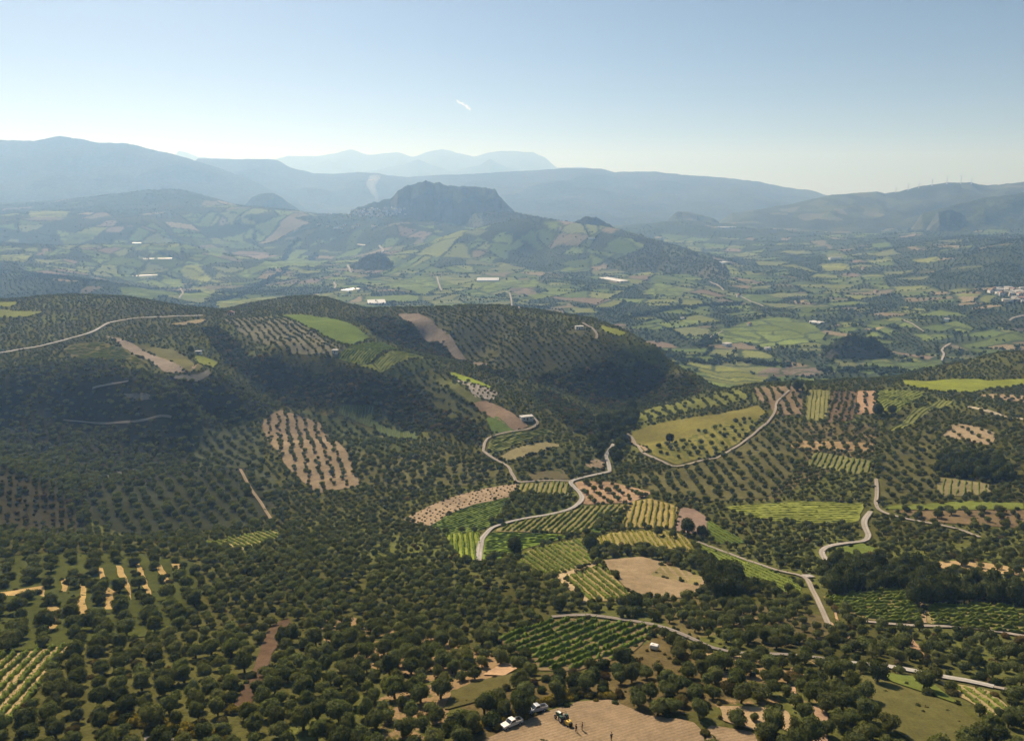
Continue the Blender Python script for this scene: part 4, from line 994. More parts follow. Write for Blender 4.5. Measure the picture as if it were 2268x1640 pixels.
# the open hillsides: irregular groves, thickets, scrub
def fill(x0, x1, y0, y1, sp, jit, ang):
    d = np.array([math.cos(ang), math.sin(ang)]); return grid_in(np.array([(x0, y0), (x1, y0), (x1, y1), (x0, y1)], float), d, sp * .92, sp * 1.18, jit)
cand = []
for (y0, y1, sp) in ((95, 165, 4.2), (165, 260, 3.8), (260, 420, 3.75), (420, 650, 3.9), (650, 1080, 4.6)):
    q_ = fill(-y1 * .9, y1 * .9, y0, y1, sp, .12 if y1 < 430 else .26, .55)
    cand.append(q_[np.abs(q_[:, 0] / q_[:, 1]) < .9])
cand = np.concatenate(cand)
zc_ = H(cand[:, 0], cand[:, 1])
cand = cand[(cand[:, 1] < 690) | (zc_ > -160)]
cand = cand[off_road(cand[:, 0], cand[:, 1], 2.0)]
cand = cand[seen(cand[:, 0], cand[:, 1])]
L_ = top_label(cand[:, 0], cand[:, 1])
dens = fbm(cand[:, 0] / 45, cand[:, 1] / 45, 91, 2)
for (x, y), l, dn in zip(cand, L_, dens):
    r = rng.uniform(); fs_ = 1.0 if y < 165 else (.86 if y < 260 else (.78 if y < 420 else .70))
    if l < 0:
        if r < .86 + .25 * dn: OLIVES.append((x, y, rng.uniform(1.4, 2.5) * fs_ * (1 + .15 * dn), 'open'))
        elif r < .95: BUSHES.append((x, y, rng.uniform(.8, 1.8), 'open'))
        continue
    t, k, _w = ALLP[l]
    if t == 'field':
        continue
    if k == 'shady':
        if r < .80: OLIVES.append((x, y, rng.uniform(1.5, 2.4), 'shady'))
        elif r < .92: BUSHES.append((x, y, rng.uniform(1.2, 2.2), 'shady'))
    elif k in ('spurface', 'hillface', 'ravine'):
        BUSHES.append((x, y, rng.uniform(1.4, 3.0), 'slope'))
        if r < .5: BUSHES.append((x + rng.normal() * 3, y + rng.normal() * 3, rng.uniform(1.0, 2.4), 'slope'))
    elif k == 'redslope':
        if r < .8: BUSHES.append((x, y, rng.uniform(.7, 1.9), 'slope'))
    elif k == 'spring':
        
        if r < .55: TALL.append((x, y, rng.uniform(1.8, 3.3)))
        else: BUSHES.append((x, y, rng.uniform(1.0, 2.0), 'open2'))
    elif k in ('wood', 'wood2', 'cliffwood', 'darkclump'):
        TALL.append((x, y, rng.uniform(1.9, 3.2)))
        if r < .5: TALL.append((x + rng.normal() * 2, y + rng.normal() * 2, rng.uniform(1.3, 2.4)))
    elif k == 'thicket':
        if r < .45: OLIVES.append((x, y, rng.uniform(1.7, 2.6), 'thicket'))
        else: BUSHES.append((x, y, rng.uniform(1.1, 2.3), 'thicket'))
        if r > .25: BUSHES.append((x + rng.normal() * 2.5, y + rng.normal() * 2.5, rng.uniform(.7, 1.5), 'thicket'))
# low plants between the trees of the near hill
q_ = fill(-230, 230, 100, 300, 3.4, .3, .2); q_ = q_[np.abs(q_[:, 0] / q_[:, 1]) < .88]; q_ = q_[off_road(q_[:, 0], q_[:, 1], .6)]
l_ = top_label(q_[:, 0], q_[:, 1]); dn = fbm(q_[:, 0] / 20, q_[:, 1] / 20, 95, 3)
LOW = []
for (x, y), l, d_ in zip(q_, l_, dn):
    if l < 0 or (ALLP[l][0] == 'zone'):
        if rng.uniform() < .40 + .7 * d_: LOW.append((x, y, rng.uniform(.35, .95)))
    elif ALLP[l][1]['kind'] == 'olive' and rng.uniform() < .45: LOW.append((x, y, rng.uniform(.3, .8)))
    elif ALLP[l][1]['kind'] == 'soil' and rng.uniform() < .14: LOW.append((x, y, rng.uniform(.2, .6)))
    elif ALLP[l][1]['kind'] == 'grass' and rng.uniform() < .45 + .5 * d_: LOW.append((x, y, rng.uniform(.25, .75)))
# hedges and verges along roads, borders of fields
for p, wd in ROADLINES:
    if p[:, 1].max() > 700: continue
    for a in p[::1]:
        for sgn in (-1, 1):
            if rng.uniform() < .42:
                x, y = a + rng.normal(size=2) * .7 + sgn * np.array([0.35, 1]) * (wd / 2 + 1.5)
                l = top_label(np.array([x]), np.array([y]))[0]
                if l >= 0 and ALLP[l][0] == 'field' and rng.uniform() < .55: continue
                if off_road(np.array([x]), np.array([y]), .7)[0]: BUSHES.append((x, y, rng.uniform(.5, 1.35), 'verge'))
for f_ in FIELDS:
    if f_['kind'] in ('olive', 'young'): continue
    e = densify(f_['w'], 2.6)
    if e[:, 1].mean() < 130: continue
    ok = off_road(e[:, 0], e[:, 1], 1.2)
    run = vnoise(np.arange(len(e)) / 7.0, np.zeros(len(e)), int(abs(f_['pts'][0][0])))
    for (x, y), o_, k in zip(e, ok, run):
        if o_ and k > .06 and rng.uniform() < .55: BUSHES.append((x + rng.normal() * .5, y + rng.normal() * .5 , rng.uniform(.6, 1.6), 'border'))
CLEAR = [(1449, 1436, 4.5, 13), (1133, 1607, 3.2, 6), (1190, 1577, 3.0, 6), (1252, 1604, 4, 5), (1283, 1620, 3, 5), (1354, 1641, 3, 8), (1400, 1600, 5, 5), (1512, 706, 4, 6), (1283, 729, 6, 10), (1166, 929, 5, 8), (512, 697, 6, 10), (743, 781, 4, 6), (440, 783, 4, 6)]
def clear_of(rows):
    if not rows: return rows
    a = np.array([(r[0], r[1]) for r in rows]); ok = np.ones(len(a), bool)
    for u, v, rad, front in CLEAR:
        c = G([(u, v)])[0]; d = -c / np.linalg.norm(c); q_ = a - c; t = np.clip(q_ @ d, 0, front)
        ok &= ((q_ - t[:, None] * d) ** 2).sum(1) > rad ** 2
    return [r for r, o_ in zip(rows, ok) if o_]
OLIVES, BUSHES, TALL = clear_of(OLIVES), clear_of(BUSHES), clear_of(TALL)
for f_ in FIELDS:
    if f_['kind'] == 'soil' and f_['col'] == ST:
        c_ = f_['w'].mean(0); big_ = c_ + (f_['w'] - c_) * np.array([1.9, 1.06]) + np.array([0, -1.5])
        a = np.array([(r[0], r[1]) for r in OLIVES]); ok = ~in_poly(a[:, 0], a[:, 1], big_)
        OLIVES = [r for r, o_ in zip(OLIVES, ok) if o_]
print('olives', len(OLIVES), 'bushes', len(BUSHES), 'tall', len(TALL), 'low', len(LOW))
# ------------------------------------------------------------------ planting
def proj(x, y, z):
    dpt = y * CP - z * SP; upv = y * SP + z * CP
    return 1134 + FP * x / dpt, 820 - FP * upv / dpt
def zrot(): return rng.uniform(0, 2 * math.pi)
OL_HI = [crown_mesh('olive_crown', M_OLIVE, 100 + i, ICO3, 1100, .105, n_lobe=6 + i % 4, spread=.52 + .04 * (i % 3), squash=.78 + .05 * (i % 3), lift=.98) for i in range(9)]
TR_HI = [trunk_mesh('olive_trunk', 200 + i) for i in range(5)]
OL_MID = [proto('olive_tree_mid', M_OLIVE, 120 + i, ICO2, 330, .16, n_lobe=7 + i % 3, squash=.80, lift=.92) for i in range(6)]
OL_LOW = [proto('olive_tree_low', M_OLIVE, 140 + i, ICO1, 70, .30, trunk=False, n_lobe=6, squash=.85, lift=.72) for i in range(4)]
FAR_LO = [proto('far_tree', M_FARTREE, 150 + i, ICO1, 14, .4, trunk=False, n_lobe=5, squash=.85, lift=.7) for i in range(3)]
BU_HI = [crown_mesh('bush_leaves', M_BUSH, 160 + i, ICO3, 900, .12, n_lobe=6 + i % 4, spread=.5, squash=.72, lift=.55) for i in range(6)]
BU_MID = [proto('bush_mid', M_BUSH, 170 + i, ICO2, 260, .18, trunk=False, n_lobe=6, squash=.75, lift=.5) for i in range(4)]
BU_LOW = [proto('bush_low', M_BUSH, 180 + i, ICO1, 50, .32, trunk=False, n_lobe=6, squash=.8, lift=.55) for i in range(3)]
TA_HI = [crown_mesh('evergreen_crown', M_DARKTREE, 190 + i, ICO3, 1300, .10, n_lobe=10, spread=.5, size=.5, squash=1.1, lift=1.15) for i in range(3)]
TA_MID = [proto('tall_tree_mid', M_DARKTREE, 195 + i, ICO2, 420, .15, n_lobe=9, squash=1.15, lift=1.15) for i in range(4)]
M_GOLD = leaf_material('yellow_bush_leaves', (.085, .075, .015), (.26, .20, .03), .25, .3)
GO_MID = [proto('yellow_bush', M_GOLD, 240 + i, ICO2, 260, .18, trunk=False, n_lobe=6, squash=.7, lift=.5) for i in range(3)]
LO_MID = [proto('herb', M_BUSH, 250 + i, ICO1, 90, .34, trunk=False, n_lobe=6, squash=.7, lift=.35) for i in range(3)] + [proto('dry_herb', leaf_material('dry_herb_leaves', (.10, .085, .03), (.21, .17, .06), .2, .35), 255 + i, ICO1, 90, .34, trunk=False, n_lobe=6, squash=.6, lift=.3) for i in range(2)]

# -- olive trees one by one
OA = np.array([(x, y, r) for x, y, r, _t in OLIVES]); ot = np.array([t for *_a, t in OLIVES])
k_ = seen(OA[:, 0], OA[:, 1]); OA, ot = OA[k_], ot[k_]
oz = H(OA[:, 0], OA[:, 1])
pu, pv = proj(OA[:, 0], OA[:, 1], oz + OA[:, 2])
size = OA[:, 2] / np.hypot(OA[:, 1], oz)
size[(pu < -10) | (pu > 2278) | (pv > 1655)] = 0
order = np.argsort(-size)
SINGLE = order[:300]; REST = order[300:]
ANCH = [
 (90, 1540, 'grey-green olive tree bordering the tan-soiled vineyard of slanting rows', 'olive trees bordering the slanting vineyard'),
 (400, 1625, 'olive tree crowded in the grove around the yellow-flowering hedge', 'olive trees around the yellow hedge'),
 (330, 1480, 'full-crowned olive tree between the slanting vineyard and the rust-brown strip', 'olive trees between vineyard and rust-brown strip'),
 (620, 1560, 'olive tree of the dark close-set grove below the rust-brown strip', 'olive trees below the rust-brown strip'),
 (640, 1420, 'olive tree next to the rust-brown strip of bare slope', 'olive trees next to the rust-brown strip'),
 (840, 1600, 'olive tree on the orange earth at the lower picture edge', 'olive trees on orange earth at the lower edge'),
 (930, 1490, 'olive tree standing among patches of bare orange earth', 'olive trees among orange earth patches'),
 (1050, 1440, 'olive tree at the pale soil beside the leafy green vineyard', 'olive trees beside the leafy vineyard'),
 (280, 1400, 'olive tree in the rows below the straw-yellow grass strips', 'olive trees below the straw strips'),
 (1700, 1500, 'olive tree of the orchard just below the lane', 'olive trees just below the lane'),
 (1770, 1600, 'olive tree standing by the small tilled plots at the lower edge', 'olive trees by the small tilled plots'),
 (1430, 1530, 'olive tree in the thicket above the big tilled field with the tractor', 'olive trees in the thicket above the tractor field'),
 (1960, 1600, 'olive tree at the rim of the sloping rough meadow', 'olive trees rimming the sloping meadow'),
 (2200, 1500, 'olive tree of the loose grove along the whitish lane', 'olive trees along the whitish lane'),
]
def anchor(u, v, table):
    return min(table, key=lambda a: (a[0] - u) ** 2 + ((a[1] - v) * 1.5) ** 2)
terc = np.quantile(OA[SINGLE, 2], [.33, .67])
for i in SINGLE:
    x, y, r = OA[i]; z = float(oz[i])
    e = bpy.data.objects.new('olive_tree', None); e.empty_display_size = .5
    link(e); e.location = (x, y, z - .05); e.rotation_euler = (0, 0, zrot())
    hgt = r * rng.uniform(.85, 1.15); e.scale = (r * rng.uniform(.82, 1.18), r * rng.uniform(.82, 1.18), hgt)
    a = anchor(pu[i], pv[i], ANCH); sz_ = ('small', 'medium-sized', 'broad')[int(np.searchsorted(terc, r))]
    tag(e, sz_ + ' ' + a[2], 'olive tree', a[3])
    link(bpy.data.objects.new('trunk', TR_HI[rng.integers(len(TR_HI))]), e)
    link(bpy.data.objects.new('crown', OL_HI[rng.integers(len(OL_HI))]), e)
def plant(name, P, z, r, protos, hk=(.85, 1.12), sink=.05):
    n_ = len(P)
    if n_ == 0: return
    h = r * rng.uniform(*hk, n_)
    scl = np.stack([r * rng.uniform(.82, 1.18, n_), r * rng.uniform(.82, 1.18, n_), h], 1)
    rot = np.stack([rng.normal(size=n_) * .06, rng.normal(size=n_) * .06, rng.uniform(0, 6.28, n_)], 1)
    scatter(name, protos, np.column_stack([P, z - sink * r]), scl, rot, rng.integers(0, len(protos), n_))
Pr = OA[REST]; zr = oz[REST]
plant('olive_grove', Pr[:, :2], zr, Pr[:, 2], OL_MID)

# -- maquis bushes, verges, young trees
gold = [(1070,1612,1152,1588),(1152,1588,1215,1556),(1215,1556,1290,1538),(1290,1538,1350,1546),(250,1588,340,1606),(340,1606,440,1622),(440,1622,505,1645),(500,1575,530,1570),(1690,1640,1715,1625)]
YEL = []
for u0, v0, u1, v1 in gold:
    a, b = G([(u0, v0), (u1, v1)]); n_ = max(4, int(np.hypot(*(b - a)) / .38))
    for t in np.linspace(0, 1, n_): YEL.append((*(a + (b - a) * t + rng.normal(size=2) * np.array([.6, .9])), rng.uniform(.7, 1.4)))
YEL = np.array(YEL); plant('flowering_scrub', YEL[:, :2], H(YEL[:, 0], YEL[:, 1]), YEL[:, 2], GO_MID)
BA = np.array([(x, y, r) for x, y, r, _t in BUSHES]); bt = np.array([t for *_a, t in BUSHES])
k_ = seen(BA[:, 0], BA[:, 1]) & off_road(BA[:, 0], BA[:, 1], .4); BA, bt = BA[k_], bt[k_]
bz = H(BA[:, 0], BA[:, 1]); bu, bv = proj(BA[:, 0], BA[:, 1], bz + BA[:, 2] * .6)
bs = BA[:, 2] / np.hypot(BA[:, 1], bz); bs[(bu < -5) | (bu > 2273) | (bv > 1650)] = 0
border_ = np.argsort(-bs); border_ = border_[np.isin(bt[border_], ['thicket', 'open', 'border', 'verge'])]
BANCH = [
 (1330, 1540, 'dense dark bush in the thicket above the tilled field with the tractor', 'bushes above the tractor field'),
 (1480, 1450, 'bush on the rusty slope by the white tank', 'bushes by the white tank'),
 (1180, 1520, 'bush in the rough grass below the leafy vineyard', 'bushes below the leafy vineyard'),
 (1600, 1550, 'bush between the two tilled plots at the lower edge', 'bushes between the tilled plots'),
 (800, 1500, 'wild bush growing between the olive trees of the near hill', 'wild bushes among the near olives'),
 (300, 1450, 'wild bush near the straw strips and the slanting vineyard', 'wild bushes near the slanting vineyard'),
 (1750, 1460, 'bush on the verge of the lane', 'bushes on the lane verge'),
 (2100, 1540, 'bush along the edges of the narrow tan plot and meadow', 'bushes by the narrow tan plot'),
]
BSINGLE = border_[:170]; bmask = np.ones(len(BA), bool); bmask[BSINGLE] = False
for i in BSINGLE:
    x, y, r = BA[i]
    o = link(bpy.data.objects.new('maquis_bush', BU_HI[rng.integers(len(BU_HI))]))
    o.location = (x, y, float(bz[i]) - .06 * r); o.rotation_euler = (0, 0, zrot()); o.scale = (r * rng.uniform(.85, 1.15), r * rng.uniform(.85, 1.15), r * rng.uniform(.8, 1.15))
    a = anchor(bu[i], bv[i], BANCH); tag(o, a[2], 'bush', a[3])
yg = bt == 'young'
plant('young_planting', BA[yg, :2], bz[yg], BA[yg, 2], BU_LOW)
m_ = bmask & ~yg
plant('scrub', BA[m_, :2], bz[m_], BA[m_, 2], BU_MID)
LA = np.array(LOW); plant('undergrowth', LA[:, :2], H(LA[:, 0], LA[:, 1]), LA[:, 2], LO_MID)
TA = np.array(TALL); k_ = off_road(TA[:, 0], TA[:, 1], 1.5); TA = TA[k_]
plant('dark_wood', TA[:, :2], H(TA[:, 0], TA[:, 1]), TA[:, 2], TA_MID, (.95, 1.35))

# -- trees that stand out one by one
SOLO = [
 (1306, 1222, 3.6, 'T', 'lone round dark tree at the head of the fan-shaped vineyard', 'tree'),
 (1140, 1228, 3.3, 'T', 'dark tree at the end of the earth strip beside the bright vines', 'tree'),
 (1522, 1183, 3.5, 'T', 'larger of two dark trees at the foot of the brown ploughed square', 'tree'),
 (1553, 1188, 2.4, 'T', 'smaller of two dark trees at the foot of the brown ploughed square', 'tree'),
 (1458, 1186, 2.4, 'O', 'grey-green tree standing inside the yellow-green vines', 'tree'),
 (1489, 1190, 2.0, 'O', 'smallest tree inside the yellow-green vines, nearer the brown square', 'tree'),
 (1156, 1583, 2.3, 'G', 'rounded tree with yellowing top beside the parked pickups', 'tree'),
 (1483, 982, 3.4, 'T', 'single dark tree alone in the big sloping meadow', 'tree'),
 (1767, 866, 4.6, 'T', 'big dark tree on the crest above the upright pale vine rows', 'tree'),
 (1943, 920, 4.2, 'T', 'wide dark tree at the corner of the green vineyard near the orange rows', 'tree'),
 (1975, 918, 3.4, 'T', 'dark tree right beside the wide one at the green vineyard corner', 'tree'),
 (1850, 1256, 3.0, 'T', 'dark tree under the bend of the pale track by the small meadow', 'tree'),
 (1670, 1596, 1.0, 'S', 'taller sapling in the small bare tan plot', 'sapling'),
 (1713, 1603, .8, 'S', 'shorter sapling in the small bare tan plot', 'sapling'),
 (2045, 1525, 2.3, 'O', 'bushy tree on the upper edge of the rough meadow below the whitish lane', 'tree'),
 (1942, 1510, 2.5, 'T', 'dark round tree right below the whitish lane', 'tree'),
 (1378, 1366, 2.0, 'O', 'blue-green tree at the top of the leafy vineyard by the curving road', 'tree'),
 (1405, 1352, 2.8, 'T', 'dark tree on the outer side of the curving road', 'tree'),
 (1240, 1352, 2.2, 'T', 'dark tree where the curving road begins', 'tree'),
 (1400, 912, 4.8, 'T', 'tall dark tree in the stream hollow above the earth track', 'tree'),
 (1378, 935, 4.4, 'T', 'dark tree in the stream hollow, just under the tallest one', 'tree'),
 (1374, 1000, 4.0, 'T', 'dark leafy tree where the pale road leaves the stream', 'tree'),
 (1370, 1022, 3.4, 'T', 'lower dark tree beside the pale road at the stream', 'tree'),
 (275, 803, 2.2, 'O', 'solitary olive by the brown strip on the terrace', 'tree'),
 (423, 781, 3.0, 'T', 'dark tree on the terrace between the meadow and the bright plot', 'tree'),
 (2030, 1340, 4.0, 'T', 'broad green tree at the corner of the dark wood and the vineyard track', 'tree'),
 (2062, 1335, 4.2, 'T', 'tall dark tree leading the hedge of the dark wood', 'tree'),
]
for u, v, r, k, lb, ct in SOLO:
    x, y = G([(u, v)])[0]; z = float(H(x, y))
    e = bpy.data.objects.new({'T': 'evergreen_tree', 'O': 'olive_tree', 'G': 'evergreen_tree', 'S': 'sapling'}[k], None); link(e); e.location = (x, y, z - .05)
    e.rotation_euler = (0, 0, zrot()); e.scale = (r, r, r * 1.02)
    tag(e, lb, ct)
    link(bpy.data.objects.new('trunk', TR_HI[0]), e)
    link(bpy.data.objects.new('crown', OL_HI[int(u) % 9] if k in 'OS' else TA_HI[int(u) % 3]), e)
# the line of trees above the big ploughed field
a, b, c = G([(1325, 1236), (1420, 1229), (1560, 1262)])
ln = smooth_line(np.array([a, b, c]), 4.6)
for x, y in ln:
    for rep in range(2):
        px_, py_ = x + rng.normal() * 1.0, y + rep * 3.2 + rng.normal() * .7
        r = rng.uniform(1.8, 2.6); o = bpy.data.objects.new('olive_tree', None); link(o)
        o.location = (px_, py_, float(H(px_, py_)) - .05); o.scale = (r, r, r); o.rotation_euler = (0, 0, zrot())
        tag(o, 'olive tree in the line along the upper side of the big ploughed field', 'olive tree', 'olive trees lining the big ploughed field')
        link(bpy.data.objects.new('trunk', TR_HI[1]), o); link(bpy.data.objects.new('crown', OL_HI[rng.integers(9)]), o)

# ------------------------------------------------------------------ vine rows
VM = {'bright': M_VINE, 'mid': M_VINEDULL, 'dull': M_VINEDULL, 'gold': M_VINEGOLD}
ROWS = []
for f_ in FIELDS:
    if f_['kind'] != 'vine': continue
    w_ = f_['w']; d = dirw(f_['dir']); nn = np.array([-d[1], d[0]]); c = w_.mean(0); q_ = (w_ - c); t_ = q_ @ nn
    offs = np.arange(t_.min() + .7, t_.max() - .3, f_['sp'])
    for of in offs:
        ts = []
        for i in range(len(q_)):
            a, b = q_[i], q_[(i + 1) % len(q_)]; da, db = a @ nn - of, b @ nn - of
            if da * db < 0: ts.append((a + (b - a) * da / (da - db)) @ d)
        ts.sort()
        for t0, t1 in zip(ts[::2], ts[1::2]):
            if t1 - t0 > 5: ROWS.append((f_, c + nn * of + d * (t0 + .8), c + nn * of + d * (t1 - .8), d, nn))
def row_mesh(a, b, d, nn, near, seed, hk):
    r = np.random.default_rng(seed); L = np.hypot(*(b - a)); st = .55 if near else (1.1 if a[1] < 330 else 2.4)
    n_ = max(3, int(L / st)); t = np.linspace(0, 1, n_)
    p = a[None] + (b - a)[None] * t[:, None] + nn[None] * (r.normal(size=n_) * .10 + .5 * vnoise(t * L / 9, t * 0, seed % 97))[:, None]
    h = 1.25 * hk * (1 + .22 * r.normal(size=n_)).clip(.5, 1.4); w = .44 * hk * (1 + .25 * r.normal(size=n_)).clip(.45, 1.5)
    gap = r.uniform(size=n_) < (.07 if near else .05); h[gap] *= .35; w[gap] *= .4
    h[0] *= .6; h[-1] *= .6
    z = H(p[:, 0], p[:, 1])
    prof = [(-1.0, .12), (-.95, .62), (-.15, 1.0), (.9, .68), (1.0, .12)]
    V = np.stack([np.column_stack([p + nn[None] * (w * e * (1 + .2 * r.normal(size=n_)))[:, None], z + h * k * (1 + .12 * r.normal(size=n_))]) for e, k in prof], 1)
    T = r.uniform(.1, .9, (n_, 5)); T[:, 2] = r.uniform(.4, 1, n_)
    ii = np.arange(n_ * 5).reshape(n_, 5)
    F = np.stack([ii[:-1, :-1], ii[:-1, 1:], ii[1:, 1:], ii[1:, :-1]], -1).reshape(-1, 4)
    F = np.concatenate([F[:, [0, 1, 2]], F[:, [0, 2, 3]]]); V = V.reshape(-1, 3); T = T.ravel()
    if near:
        m_ = int(L * 9); tt = r.uniform(0, 1, m_); j = np.clip((tt * (n_ - 1)).astype(int), 0, n_ - 1)
        an = r.uniform(-.2, math.pi + .2, m_)
        q_ = np.column_stack([a[None] + (b - a)[None] * tt[:, None] + nn[None] * (np.cos(an) * w[j] * 1.1)[:, None], z[j] + h[j] * (.25 + .8 * np.abs(np.sin(an)))])
        k = q_[:, None, :] + r.normal(size=(m_, 3, 3)) * .17
        base = len(V); V = np.concatenate([V, k.reshape(-1, 3)]); F = np.concatenate([F, base + np.arange(m_ * 3).reshape(-1, 3)]); T = np.concatenate([T, np.repeat(r.uniform(.2, 1, m_), 3)])
    return V, F, T
def row_score(R_):
    f_, a, b, d, nn = R_; return (np.hypot(*(b - a)) if f_.get('lab') else 0) / (((a[1] + b[1]) / 2) ** 2)
ROWS.sort(key=row_score, reverse=True)
rest = {}
nsingle = 0
for i, R_ in enumerate(ROWS):
    f_, a, b, d, nn = R_; ym = (a[1] + b[1]) / 2
    near = ym < 250; hk = f_.get('hk', 1.0 if f_['mat'] != 'dull' else .7)
    V, F, T = row_mesh(a, b, d, nn, near, i, hk)
    if f_.get('lab') and nsingle < 290:
        nsingle += 1
        org = np.array([*(a + b) / 2, 0]); org[2] = H(org[0], org[1])
        o = link(bpy.data.objects.new('vine_row', mesh_np('vine_row', V - org, F, [VM[f_['mat']]], col=T)))
        o.location = org; tag(o, f_['lab'].replace('vines', 'vine row', 1), 'vine row', f_['lab'])
    else:
        rest.setdefault(f_['mat'], []).append((V, F, T))
Vs, Fs, Ts, Ms, base = [], [], [], [], 0
keys = list(rest)
for mi, k in enumerate(keys):
    for V, F, T in rest[k]: Vs.append(V); Fs.append(F + base); Ts.append(T); Ms.append(np.full(len(F), mi)); base += len(V)
if Vs: tag(link(bpy.data.objects.new('vineyard', mesh_np('vineyard', np.concatenate(Vs), np.concatenate(Fs), [VM[k] for k in keys], col=np.concatenate(Ts), midx=np.concatenate(Ms)))), kind='stuff')
print('vine rows', len(ROWS), 'single', nsingle)

# ------------------------------------------------------------------ groves and hedges of the far valley
FT = []
for i, p in enumerate(parcels):
    c = p.mean(0)
    if not (640 < c[1] < 3900) or abs(c[0] / c[1]) > .82: continue
    k = cell_kind[i]
    if k == 'grove':
        th = R.uniform(0, 3.14); sp = R.uniform(8.0, 10.5) * (1 if c[1] < 1800 else (1.3 if c[1] < 2750 else 2.0))
        g_ = grid_in(p, np.array([math.cos(th), math.sin(th)]), sp, sp * 1.1, .08)
        FT += [(x, y, R.uniform(1.8, 2.6)) for x, y in g_]
    elif k == 'wild':
        g_ = grid_in(p, np.array([1.0, 0.0]), 9 if c[1] < 2750 else 16, 9 if c[1] < 2750 else 16, .4); FT += [(x, y, R.uniform(1.8, 4.2)) for x, y in g_ if R.random() < .75]
    for e in range(len(p)):
        if R.random() < (.30 if c[1] < 1900 else .22):
            a, b = p[e], p[(e + 1) % len(p)]; L = np.hypot(*(b - a)); t = 0
            while t < L:
                q_ = a + (b - a) * t / L; FT.append((q_[0] + R.gauss(0, 1.5), q_[1] + R.gauss(0, 1.5), R.uniform(1.4, 3.6))); t += R.uniform(4, 12)
    if R.random() < .5:
        for _k in range(R.randint(1, 4)):
            w_ = np.random.default_rng(i * 7 + _k).dirichlet(np.ones(len(p))); q_ = w_ @ p; FT.append((q_[0], q_[1], R.uniform(2.5, 5)))
# lines of trees along the streams of the valley
for ln in ([(1690,806),(1740,812),(1815,822),(1870,822),(1925,818),(1980,826),(2033,826)], [(1555,768),(1580,750),(1610,738),(1625,722)], [(1480,790),(1520,800),(1570,805),(1640,800),(1690,806)], [(470,668),(540,650),(590,625),(640,590),(700,560)], [(1400,700),(1460,690),(1540,680),(1640,672)], [(600,600),(620,580),(640,555),(660,530)]):
    p = smooth_line(G(ln), 5.0)
    for a in p:
        for _k in range(3): FT.append((a[0] + R.gauss(0, 6), a[1] + R.gauss(0, 9), R.uniform(2.5, 5.2)))
FT = np.array(FT)
fz = H(FT[:, 0], FT[:, 1]); okf = ((FT[:, 1] > 690) & ~((FT[:, 1] < 1080) & (fz > -160)))
for w_ in VALLEY_W: okf &= ~in_poly(FT[:, 0], FT[:, 1], w_)
FT, fz = FT[okf], fz[okf]
for p, wd in ROADLINES:
    if p[:, 1].mean() > 700:
        m = np.nonzero((FT[:, 0] > p[:, 0].min() - 20) & (FT[:, 0] < p[:, 0].max() + 20) & (FT[:, 1] > p[:, 1].min() - 20) & (FT[:, 1] < p[:, 1].max() + 20))[0]
        if len(m):
            bad = m[((FT[m, None, 0] - p[None, :, 0]) ** 2 + (FT[m, None, 1] - p[None, :, 1]) ** 2).min(1) < (wd + 3) ** 2]
            keep = np.ones(len(FT), bool); keep[bad] = False; FT, fz = FT[keep], fz[keep]
k_ = seen(FT[:, 0], FT[:, 1], 14.0); FT, fz = FT[k_], fz[k_]
plant('valley_groves', FT[:, :2], fz, FT[:, 2], FAR_LO)
# dark oaks on the knolls of the valley
KN = []
for o in [o for o in COL.objects if o.name.split('.')[0] in ('hill', 'rocky_hill') and o.get('kind') == 'structure']:
    me = o.data; yv = np.mean([v.co.y for v in me.vertices])
    if yv > 3000: continue
    r = np.random.default_rng(int(yv))
    for p in me.polygons:
        a = p.area * (.016 if yv < 1500 else (.009 if yv < 2600 else .0035))
        for _k in range(r.poisson(a)):
            vv = [me.vertices[i].co for i in p.vertices]; w_ = r.dirichlet(np.ones(len(vv))); q_ = sum((v * float(t) for v, t in zip(vv, w_)), Vector())
            KN.append((q_.x, q_.y, q_.z, r.uniform(2.2, 4.2)))
KN = np.array(KN); KN = KN[KN[:, 2] > H(KN[:, 0], KN[:, 1]) - 1]
plant('knoll_wood', KN[:, :2], KN[:, 2], KN[:, 3], [proto('knoll_tree', M_DARKTREE, 260 + i, ICO1, 40, .34, trunk=False, n_lobe=7, squash=.95, lift=.7) for i in range(3)])
print('far trees', len(FT), 'knoll', len(KN))
# ------------------------------------------------------------------ small builders
def bm_box(bm, x0, x1, y0, y1, z0, z1, tx=0.0, ty=0.0, bev=0.0):
    """a box, its top drawn in by tx, ty at each side"""
    vs_ = [bm.verts.new(p) for p in ((x0, y0, z0), (x1, y0, z0), (x1, y1, z0), (x0, y1, z0), (x0 + tx, y0 + ty, z1), (x1 - tx, y0 + ty, z1), (x1 - tx, y1 - ty, z1), (x0 + tx, y1 - ty, z1))]
    fs = [bm.faces.new([vs_[i] for i in f]) for f in ((3, 2, 1, 0), (4, 5, 6, 7), (0, 1, 5, 4), (1, 2, 6, 5), (2, 3, 7, 6), (3, 0, 4, 7))]
    if bev:
        es = list({e for f in fs for e in f.edges})
        bmesh.ops.bevel(bm, geom=es, offset=bev, segments=2, affect='EDGES', profile=.6)
def bm_cyl(bm, p0, p1, r0, r1=None, n=14):
    p0, p1 = Vector(p0), Vector(p1); ax = (p1 - p0).normalized(); r1 = r0 if r1 is None else r1
    u = ax.orthogonal().normalized(); w = ax.cross(u)
    a = [bm.verts.new(p0 + r0 * (u * math.cos(2 * math.pi * k / n) + w * math.sin(2 * math.pi * k / n))) for k in range(n)]
    b = [bm.verts.new(p1 + r1 * (u * math.cos(2 * math.pi * k / n) + w * math.sin(2 * math.pi * k / n))) for k in range(n)]
    for k in range(n): bm.faces.new((a[k], a[(k + 1) % n], b[(k + 1) % n], b[k]))
    bm.faces.new(a[::-1]); bm.faces.new(b)
